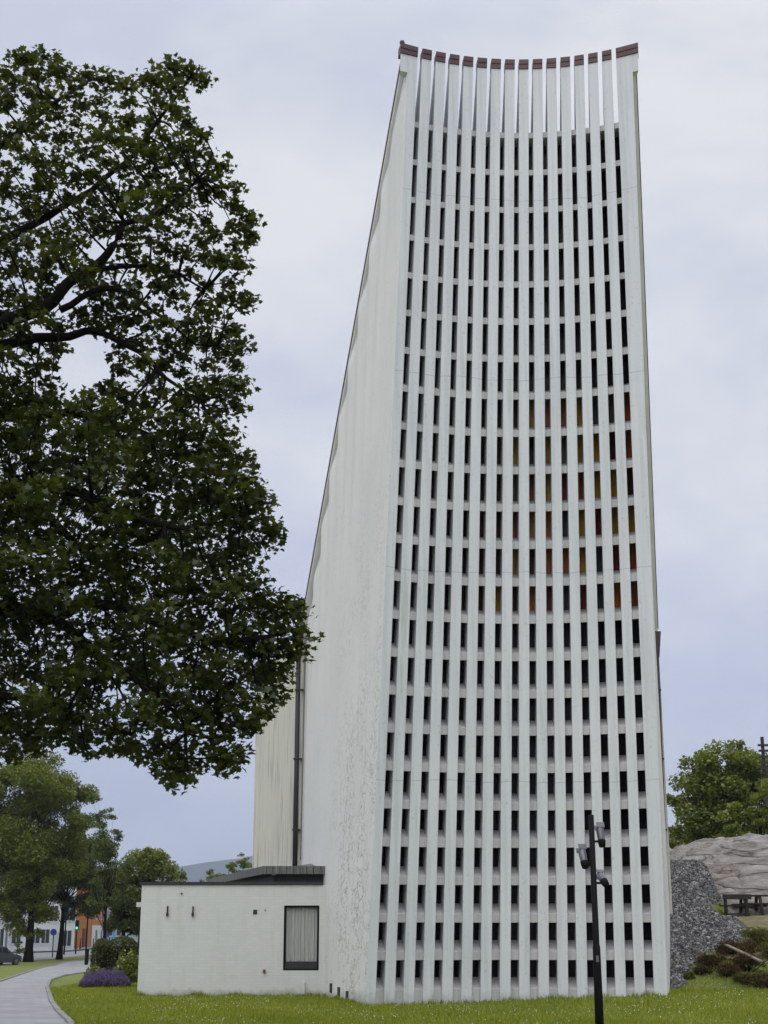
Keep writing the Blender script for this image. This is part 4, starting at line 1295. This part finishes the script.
soup('foliage', leaves(pts, .10, RHOMB, rs, .9, 0), 4, M['hedge'], t)
def flower_bed(name, label, cat, px0, px1, py0, Y, height, mat, n, leaf, seed, depth=1.0, shape=SPR):
    rs = np.random.RandomState(seed)
    x0, x1 = Xat(px0, Y, 0), Xat(px1, Y, 0)
    b = Vector(((x0 + x1) / 2, Y, G((x0 + x1) / 2, Y)))
    t = thing(name, b, label, cat)
    a = rs.uniform(0, 6.28, n); r = rs.uniform(0, 1, n) ** .5
    dx, dy = np.cos(a) * r, np.sin(a) * r
    lump = np.array([1 + .55 * mnoise.noise(Vector((p_ * 3.1 + seed, q_ * 2.5, seed))) for p_, q_ in zip(dx, dy)])
    hh = height * np.minimum(1, 2.2 * (1 - r) + .15) ** .5 * rs.uniform(.35, 1.1, n) * lump
    pts = np.stack([b.x + dx * (x1 - x0) / 2, Y + dy * depth, b.z + hh], 1)
    return t, pts, rs
t, pts, rs = flower_bed('lavender_bed', 'mound of purple lavender flowers at the lawn edge', 'lavender', 79, 130, 985, 56, .50, None, 9000, .1, 5, .8)
low = pts.copy(); low[:, 2] = t.location.z + (low[:, 2] - t.location.z) * .55
soup('stems', leaves(low[:5000], .12, SPR, rs, 1.2, 0), 4, M['hedge'], t)
soup('flowers', leaves(pts, .075, SPR, rs, 1.6, .2), 4, M['lavender'], t)
for (a, b_, Y, h, lab, sd_) in ((112, 142, 57.5, .95, 'green leafy perennials between the lavender and the annexe', 6), (84, 104, 60, .55, 'low green plants in front of the clipped hedge', 7)):
    t, pts, rs = flower_bed('leafy_perennials', lab, 'plant', a, b_, 980, Y, h, None, 3500, .1, sd_, .8)
    soup('foliage', leaves(pts, .12, OVAL, rs, .8, .1), 6, M['rowan'], t)
t, pts, rs = flower_bed('cream_flowers', 'pale cream flower heads among the perennials', 'flowers', 116, 136, 970, 57.2, 1.0, None, 60, .05, 9, .5)
soup('petals', leaves(pts, .09, OVAL, rs, .4, 0), 6, M['clover'], t)

# ------------------------------------------------------------------ grass blades and clover
def grass():
    rs = np.random.RandomState(2)
    N = 230000
    Y = 24 + (rs.uniform(0, 1, N) ** 1.15) * 40
    pxs = rs.uniform(-25, 800, N)
    x = (pxs - 384) / F * (Y * CT - EYE * ST * .5)
    pr = [(p.x, p.y) for p in path_right]
    keep = np.ones(N, bool)
    ylist = np.array([p[1] for p in pr[:5]]); xlist = np.array([p[0] for p in pr[:5]])
    kx = np.interp(Y, ylist, xlist) + .12
    keep &= (x > kx) | (Y > 60)
    keep &= ~((Y > 60) & (x < -12))
    # not inside buildings
    keep &= ~((Y > 39.9) & (x > -.55 - .23 * (Y - 40)) & (x < 7.3 + .21 * (Y - 40)))
    keep &= ~((Y > YA - .03) & (x > xl - .15 * (Y - YA)) & (x < 0))
    keep &= ~((x > 7.3) & (Y > 47.5))
    x, Y = x[keep], Y[keep]
    z = np.array([G(a, b) for a, b in zip(x, Y)])
    n = len(x)
    h = rs.uniform(.035, .10, n) * (1 + .5 * np.sin(x * 1.3 + Y * .7) * .5)
    ang = rs.uniform(0, 6.28, n); wd = rs.uniform(.008, .018, n)
    lx, ly = rs.normal(size=n) * .03, rs.normal(size=n) * .03
    p0 = np.stack([x - np.cos(ang) * wd, Y - np.sin(ang) * wd, z - .005], 1)
    p1 = np.stack([x + np.cos(ang) * wd, Y + np.sin(ang) * wd, z - .005], 1)
    p2 = np.stack([x + lx, Y + ly, z + h], 1)
    o = soup('grass', np.stack([p0, p1, p2], 1), 3, M['blade'])
    tag(o, 'short mown green grass blades of the lawn', 'grass', None, 'stuff')
    m = 1700
    cxs = rs.uniform(0, 1, m)
    Yc = 27 + rs.uniform(0, 1, m) * 19
    # clover grows in drifts
    xx = (rs.uniform(60, 775, m) - 384) / F * Yc * CT
    dr = np.array([mnoise.noise(Vector((a * .35, b * .25, 9))) for a, b in zip(xx, Yc)])
    kx = np.interp(Yc, ylist, xlist) + .3
    k2 = (dr > .05 + rs.uniform(-.2, .2, m)) & (xx > kx) & ~((Yc > 39.7) & (xx > -.8) & (xx < 7.5)) & ~((Yc > YA - .1) & (xx < 0)) & ~((Yc > 39.7) & (xx > -2.2) & (xx < 0))
    xx, Yc = xx[k2], Yc[k2]
    V, Fs = [], []
    for a, b in zip(xx, Yc):
        s_ = rs.uniform(.007, .014); zz = G(a, b) + rs.uniform(.06, .11)
        k0 = len(V)
        V += [(a + s_ * q[0], b + s_ * q[1], zz + s_ * q[2]) for q in ((1, 0, 0), (0, 1, 0), (-1, 0, 0), (0, -1, 0), (0, 0, 1), (0, 0, -.8))]
        Fs += [tuple(k0 + i for i in f) for f in ((0, 1, 4), (1, 2, 4), (2, 3, 4), (3, 0, 4), (1, 0, 5), (2, 1, 5), (3, 2, 5), (0, 3, 5))]
    me = bpy.data.meshes.new('clover_flowers'); me.from_pydata(V, [], Fs); me.materials.append(M['clover'])
    o = bpy.data.objects.new('clover_flowers', me); COL.objects.link(o)
    tag(o, 'tiny white clover flowers scattered over the lawn', 'clover', None, 'stuff')
grass()
def wall_weeds():
    rs = np.random.RandomState(12)
    n = 5200
    u = rs.uniform(0, 1, n); wsel = rs.randint(0, 3, n)
    x = np.where(wsel == 0, xl + u * (-1.95 - xl), np.where(wsel == 1, -.5 - u * 1.42, -.4 + u * 7.6))
    Y = np.where(wsel == 0, YA - .03, np.where(wsel == 1, 39.95 + u * 6.5, 39.93 + .84 * (1 - (2 * u - 1) ** 2)))
    tuft = np.array([mnoise.noise(Vector((a * 1.7, b * 1.7, 2))) for a, b in zip(x, Y)])
    k = tuft > rs.uniform(-.35, .45, n)
    x, Y, tuft = x[k], Y[k], tuft[k]
    n = len(x)
    x = x + rs.normal(size=n) * .02; Y = Y - np.abs(rs.normal(size=n)) * .07
    z = np.array([G(a, b) for a, b in zip(x, Y)])
    h = rs.uniform(.05, .13, n) * (1 + 1.2 * np.clip(tuft, 0, 1))
    a = rs.uniform(0, 6.28, n); wd = rs.uniform(.007, .016, n)
    p0 = np.stack([x - np.cos(a) * wd, Y - np.sin(a) * wd, z - .01], 1); p1 = np.stack([x + np.cos(a) * wd, Y + np.sin(a) * wd, z - .01], 1)
    p2 = np.stack([x + rs.normal(size=n) * .04, Y - np.abs(rs.normal(size=n)) * .04, z + h], 1)
    tag(soup('weeds', np.stack([p0, p1, p2], 1), 3, M['blade']), 'taller weeds and grass along the foot of the walls', 'weeds', None, 'stuff')
wall_weeds()

# ------------------------------------------------------------------ houses, car and street furniture far left
def house(name, label, px0, px1, Y0_, Y1_, mat, depth, ridge, windows, ground_mat=None, eave_py=None, door=None, trim='whitewood'):
    z0 = min(G(Xat(px0, Y0_, 0), Y0_), G(Xat(px1, Y1_, 0), Y1_)) - .2
    a = Vector((Xat(px0, Y0_, 1), Y0_, z0)); b = Vector((Xat(px1, Y1_, 1), Y1_, z0))
    h = Zat(eave_py, (Y0_ + Y1_) / 2) - z0
    t = thing(name, (a + b) / 2, label, 'house')
    d = (b - a).normalized(); nrm = Vector((-d.y, d.x, 0)) * depth
    up = Vector((0, 0, h))
    w_ = MB().hexa([a, b, b + nrm, a + nrm], [a + up, b + up, b + nrm + up, a + nrm + up]).build('wall', mat, t)
    n2 = Vector((-d.y, d.x, 0))
    r0 = [a - d * .3 - n2 * .4 + up, a - d * .3 + nrm * .5 + up + Vector((0, 0, ridge)), a - d * .3 + nrm + n2 * .4 + up]
    r1 = [p_ + d * ((b - a).length + .6) for p_ in r0]
    rf = MB().loft([[p_ + Vector((0, 0, .003)) for p_ in r0], [p_ + Vector((0, 0, .003)) for p_ in r1]]).build('roof', M['slate'], t)
    MB().obox(a + d * (b - a).length * .6 + nrm * .5 + up + Vector((0, 0, ridge + .3)), d * .35, n2 * .35, (0, 0, .7)).build('chimney', M['slate'], rf)
    L0 = (b - a).length
    for (u, zc, ww, hh) in windows:
        c = a + d * L0 * u; c.z = z0 + zc
        fr = MB().obox(c - n2 * .03, d * (ww / 2 + .12), n2 * .05, (0, 0, hh / 2 + .12)).build('window', M[trim], t)
        gl = MB()
        for s_ in (-1, 1): gl.obox(c - n2 * .085 + d * s_ * ww * .26, d * ww * .22, n2 * .02, (0, 0, hh / 2 - .04))
        gl.build('pane', M['houseglass'], fr)
    if door:
        u, ww, hh, dm = door
        c = a + d * L0 * u; c.z = z0 + .2 + hh / 2
        do = MB().obox(c - n2 * .03, d * ww / 2, n2 * .06, (0, 0, hh / 2)).build('door', M[dm], t)
        MB().obox(c - n2 * .10 + d * ww * .35, d * .03, n2 * .03, (0, 0, .08)).build('handle', M['greymetal'], do)
    if ground_mat:
        zc = 1.45
        c = (a + b) / 2; c.z = z0 + zc
        MB().obox(c - n2 * .025, d * (L0 / 2 - .02), n2 * .03, (0, 0, 1.3)).build('ground_floor_cladding', M[ground_mat], t)
    return t
house('town_house', 'pale grey house with a dark shopfront behind the parked car', -70, 5, 158, 163, M['palegrey'], 9, 2.5,
      [(.2, 5.4, 1.2, 1.6), (.45, 5.4, 1.2, 1.6), (.7, 5.4, 1.2, 1.6), (.92, 5.4, .8, 1.6), (.3, 1.7, 2.2, 1.9), (.62, 1.7, 1.9, 1.9), (.92, 1.7, .8, 2.2)], None, 874, (.78, 1.0, 2.2, 'brown'), 'whitewood')
house('town_house', 'white clapboard house with tall windows behind the two street trees', 7, 74, 164, 170, M['whitewood'], 9, 2.6,
      [(.12, 5.0, 1.0, 1.7), (.38, 5.0, 1.0, 1.7), (.66, 4.3, 1.0, 1.7), (.9, 4.4, 1.5, 1.7), (.12, 1.9, 1.1, 1.5), (.40, 1.9, 1.1, 1.5), (.55, 1.9, 1.0, 1.5), (.88, 1.7, 1.1, 1.7)], None, 876, (.72, 1.0, 2.1, 'palegrey'))
house('town_house', 'ochre orange house front with a brown door', 75.5, 90.5, 176, 182, M['orange'], 8, 1.6,
      [(.3, 5.2, .8, 1.3), (.75, 5.2, .7, 1.3)], None, 887, (.55, 1.5, 2.3, 'brown'))
house('town_house', 'narrow terracotta house with a white ground floor beside the orange one', 91, 104, 186, 200, M['orange'], 8, 1.6,
      [(.25, 4.2, 1.2, 1.3), (.7, 4.2, 1.2, 1.3), (.3, 1.5, 1.6, 1.5), (.7, 1.5, 1.6, 1.5)], 'whitewood', 900, None)
house('town_house', 'bright blue house at the far end of the street', 104.6, 122, 222, 226, M['blue'], 9, 2.2,
      [(.25, 2.0, 1.1, 1.5), (.75, 2.0, 1.1, 1.5)], None, 921, None)

def car():
    base = onground(-13, 966)
    t = thing('parked_car', base, 'dark grey estate car parked by the kerb at the left edge', 'car')
    ang = R(62)                                     # heading: away and to the right
    fwd = Vector((math.cos(ang), math.sin(ang), 0)); sd_ = Vector((fwd.y, -fwd.x, 0))
    o = base - fwd * 0.1 + sd_ * -.9
    def W(l, s_, z): return o + fwd * l + sd_ * s_ + Vector((0, 0, z))
    def ring(l, hw, z0, z1, hw2=None):
        hw2 = hw2 or hw
        return [W(l, -hw, z0), W(l, hw, z0), W(l, hw * 1.02, (z0 + z1) / 2), W(l, hw2, z1), W(l, -hw2, z1), W(l, -hw * 1.02, (z0 + z1) / 2)]
    mb = MB(); mb.loft([ring(-.02, .72, .40, .78), ring(.06, .86, .28, .92), ring(.7, .9, .22, .98), ring(2.6, .9, .22, .96), ring(3.6, .88, .24, .86), ring(4.3, .78, .32, .72), ring(4.4, .66, .4, .62)])
    mb.build('body', M['carpaint'], t, smooth_=False, bevel=.02)
    mb = MB(); mb.loft([[W(l, -a, z0), W(l, a, z0), W(l, b, z1), W(l, -b, z1)] for l, a, b, z0, z1 in ((.05, .80, .80, .93, .95), (.35, .82, .66, .95, 1.42), (.8, .84, .70, .96, 1.50), (2.1, .84, .70, .96, 1.50), (2.6, .82, .66, .95, 1.38), (3.3, .78, .78, .9, .92))])
    cab = mb.build('cabin', M['carpaint'], t, bevel=.015)
    g = MB()
    for s_ in (-1, 1):
        for l0, l1 in ((.62, 1.05), (1.12, 1.85), (1.92, 2.55)):
            q = [W(l0, s_ * .838, 1.0), W(l1, s_ * .838, 1.0), W(l1 - .04, s_ * .722, 1.42), W(l0 + .04, s_ * .722, 1.42)]
            g.hexa(q, [p_ + sd_ * s_ * .012 for p_ in q])
    q = [W(.075, -.68, 1.0), W(.075, .68, 1.0), W(.30, .58, 1.36), W(.30, -.58, 1.36)]
    g.hexa(q, [p_ - fwd * .02 for p_ in q])
    g.build('side_glass', M['glass'], cab)
    for l in (.85, 3.5):
        for s_ in (-1, 1):
            w_ = MB(); w_.tube([W(l, s_ * .72, .33), W(l, s_ * .93, .33)], .33, 20)
            wo = w_.build('wheel', M['rubber'], t)
            r_ = MB(); r_.tube([W(l, s_ * .90, .33), W(l, s_ * .94, .33)], .21, 16); r_.build('rim', M['greymetal'], wo)
    for s_ in (-1, 1):
        MB().obox(W(.0, s_ * .68, .82), sd_ * .13, fwd * .05, (0, 0, .09)).build('tail_lamp', M['redlamp'], t)
    MB().obox(W(-.03, 0, .46), sd_ * .8, fwd * .05, (0, 0, .09)).build('bumper', M['carpaint'], t, bevel=.02)
    MB().obox(W(-.035, 0, .68), sd_ * .26, fwd * .012, (0, 0, .055)).build('number_plate', M['whitewood'], t)
    for s_ in (-1, 1): MB().obox(W(2.55, s_ * .98, 1.02), sd_ * .1, fwd * .05, (0, 0, .07)).build('mirror', M['carpaint'], t)
car()

def street_post(name, label, cat, px, py_top, py_bot, Y, r):
    zb_ = Zat(py_bot, Y); zb_ = G(Xat(px, Y, zb_), Y) + .1
    b = Vector((Xat(px, Y, zb_), Y, zb_))
    t = thing(name, b, label, cat)
    top = Vector((b.x, Y, Zat(py_top, Y)))
    MB().tube([b - Vector((0, 0, .3)), b.lerp(top, .3), top], [r * 1.2, r, r * .8], 8).build('post', M['darkmetal'], t)
    return t, b, top
t, b, top = street_post('street_lamp', 'dark street lamp post standing on the end of the verge', 'street lamp', 85.3, 880, 954.5, 128, .065)
mb = MB(); mb.tube([top, top + Vector((.2, -.1, .25)), top + Vector((.9, -.4, .3))], .05, 6); mb.build('lamp_arm', M['darkmetal'], t)
MB().obox(top + Vector((1.1, -.5, .3)), (.3, -.12, 0), (.05, .13, 0), (0, 0, .06)).build('lamp_head', M['greymetal'], t)
t, b, top = street_post('litter_bin', 'small dark litter bin at the foot of the street lamp', 'bin', 86.4, 949.5, 954.5, 127, .10)
MB().tube([b, b + Vector((0, 0, .15)), top - Vector((0, 0, .08)), top + Vector((0, 0, .05))], [.15, .16, .17, .15], 12).build('container', M['darkmetal'], t)
t, b, top = street_post('traffic_light', 'traffic light showing green in front of the white house', 'traffic light', 75.6, 926, 949, 160, .07)
MB().obox(top + Vector((0, 0, .1)), (.17, 0, 0), (0, .14, 0), (0, 0, .48)).build('signal_head', M['darkmetal'], t)
for k_, mk in enumerate(('greenlamp', 'glass', 'glass')):
    c = top + Vector((0, -.15, -.20 + .3 * k_))
    MB().tube([c, c + Vector((0, -.03, 0))], .14, 14).build('signal_lens', M[mk], t)
t, b, top = street_post('traffic_sign', 'round blue traffic sign seen between the two street trees', 'traffic sign', 52.3, 929, 952, 150, .05)
c = top + Vector((0, -.08, -.3)); MB().tube([c, c + Vector((0, -.03, 0))], .32, 20).build('sign_plate', M['signblue'], t)
t, b, top = street_post('traffic_sign', 'blue traffic sign in front of the far blue house', 'traffic sign', 105.6, 925, 945, 170, .05)
c = top + Vector((0, -.08, -.4)); MB().tube([c, c + Vector((0, -.03, 0))], .36, 20).build('sign_plate', M['signblue'], t)
c = top + Vector((0, -.08, -1.05)); MB().obox(c, (.3, 0, 0), (0, .02, 0), (0, 0, .22)).build('sign_plate', M['signblue'], t)
t, b, top = street_post('street_lamp', 'tall thin grey mast just right of the bare tree trunk', 'street lamp', 64, 880, 950, 158, .08)
mb = MB(); mb.tube([top, top + Vector((.3, -.2, .3)), top + Vector((1.0, -.6, .35))], .05, 6); mb.build('lamp_arm', M['darkmetal'], t)
for i, px in enumerate((80, 93, 97.5, 109, 112)):
    t, b, top = street_post('bollard', ['dark bollard by the orange house', 'dark bollard left of the pair before the white ground floor', 'dark bollard right of the pair before the white ground floor', 'dark bollard left before the blue house', 'dark bollard right before the blue house'][i], 'bollard', px, 938.5 - (1 if i > 2 else 0), 946, 172 + 2 * i, .06)
    top.z = b.z + 1.0
    MB().tube([top - Vector((0, 0, .08)), top, top + Vector((0, 0, .05))], [.09, .09, .05], 8).build('bollard_cap', M['greymetal'], t)
    t['group'] = 'bollards along the pavement'

# ------------------------------------------------------------------ the air
hz = MB(); hz.box(-5200, -70, -25, 5200, 6000, 480)
ho = hz.build('haze', M['lawn'])
hm = bpy.data.materials.new('pale_haze'); hm.use_nodes = True
nt = hm.node_tree; nt.nodes.clear()
o_ = node(nt, 'ShaderNodeOutputMaterial'); pv = node(nt, 'ShaderNodeVolumePrincipled', Density=0.00014)
pv.inputs['Color'].default_value = (0.70, 0.81, 1.0, 1)
nt.links.new(pv.outputs[0], o_.inputs['Volume'])
ho.data.materials.clear(); ho.data.materials.append(hm)
tag(ho, 'pale blue haze filling the air towards the hills', 'haze', None, 'stuff')
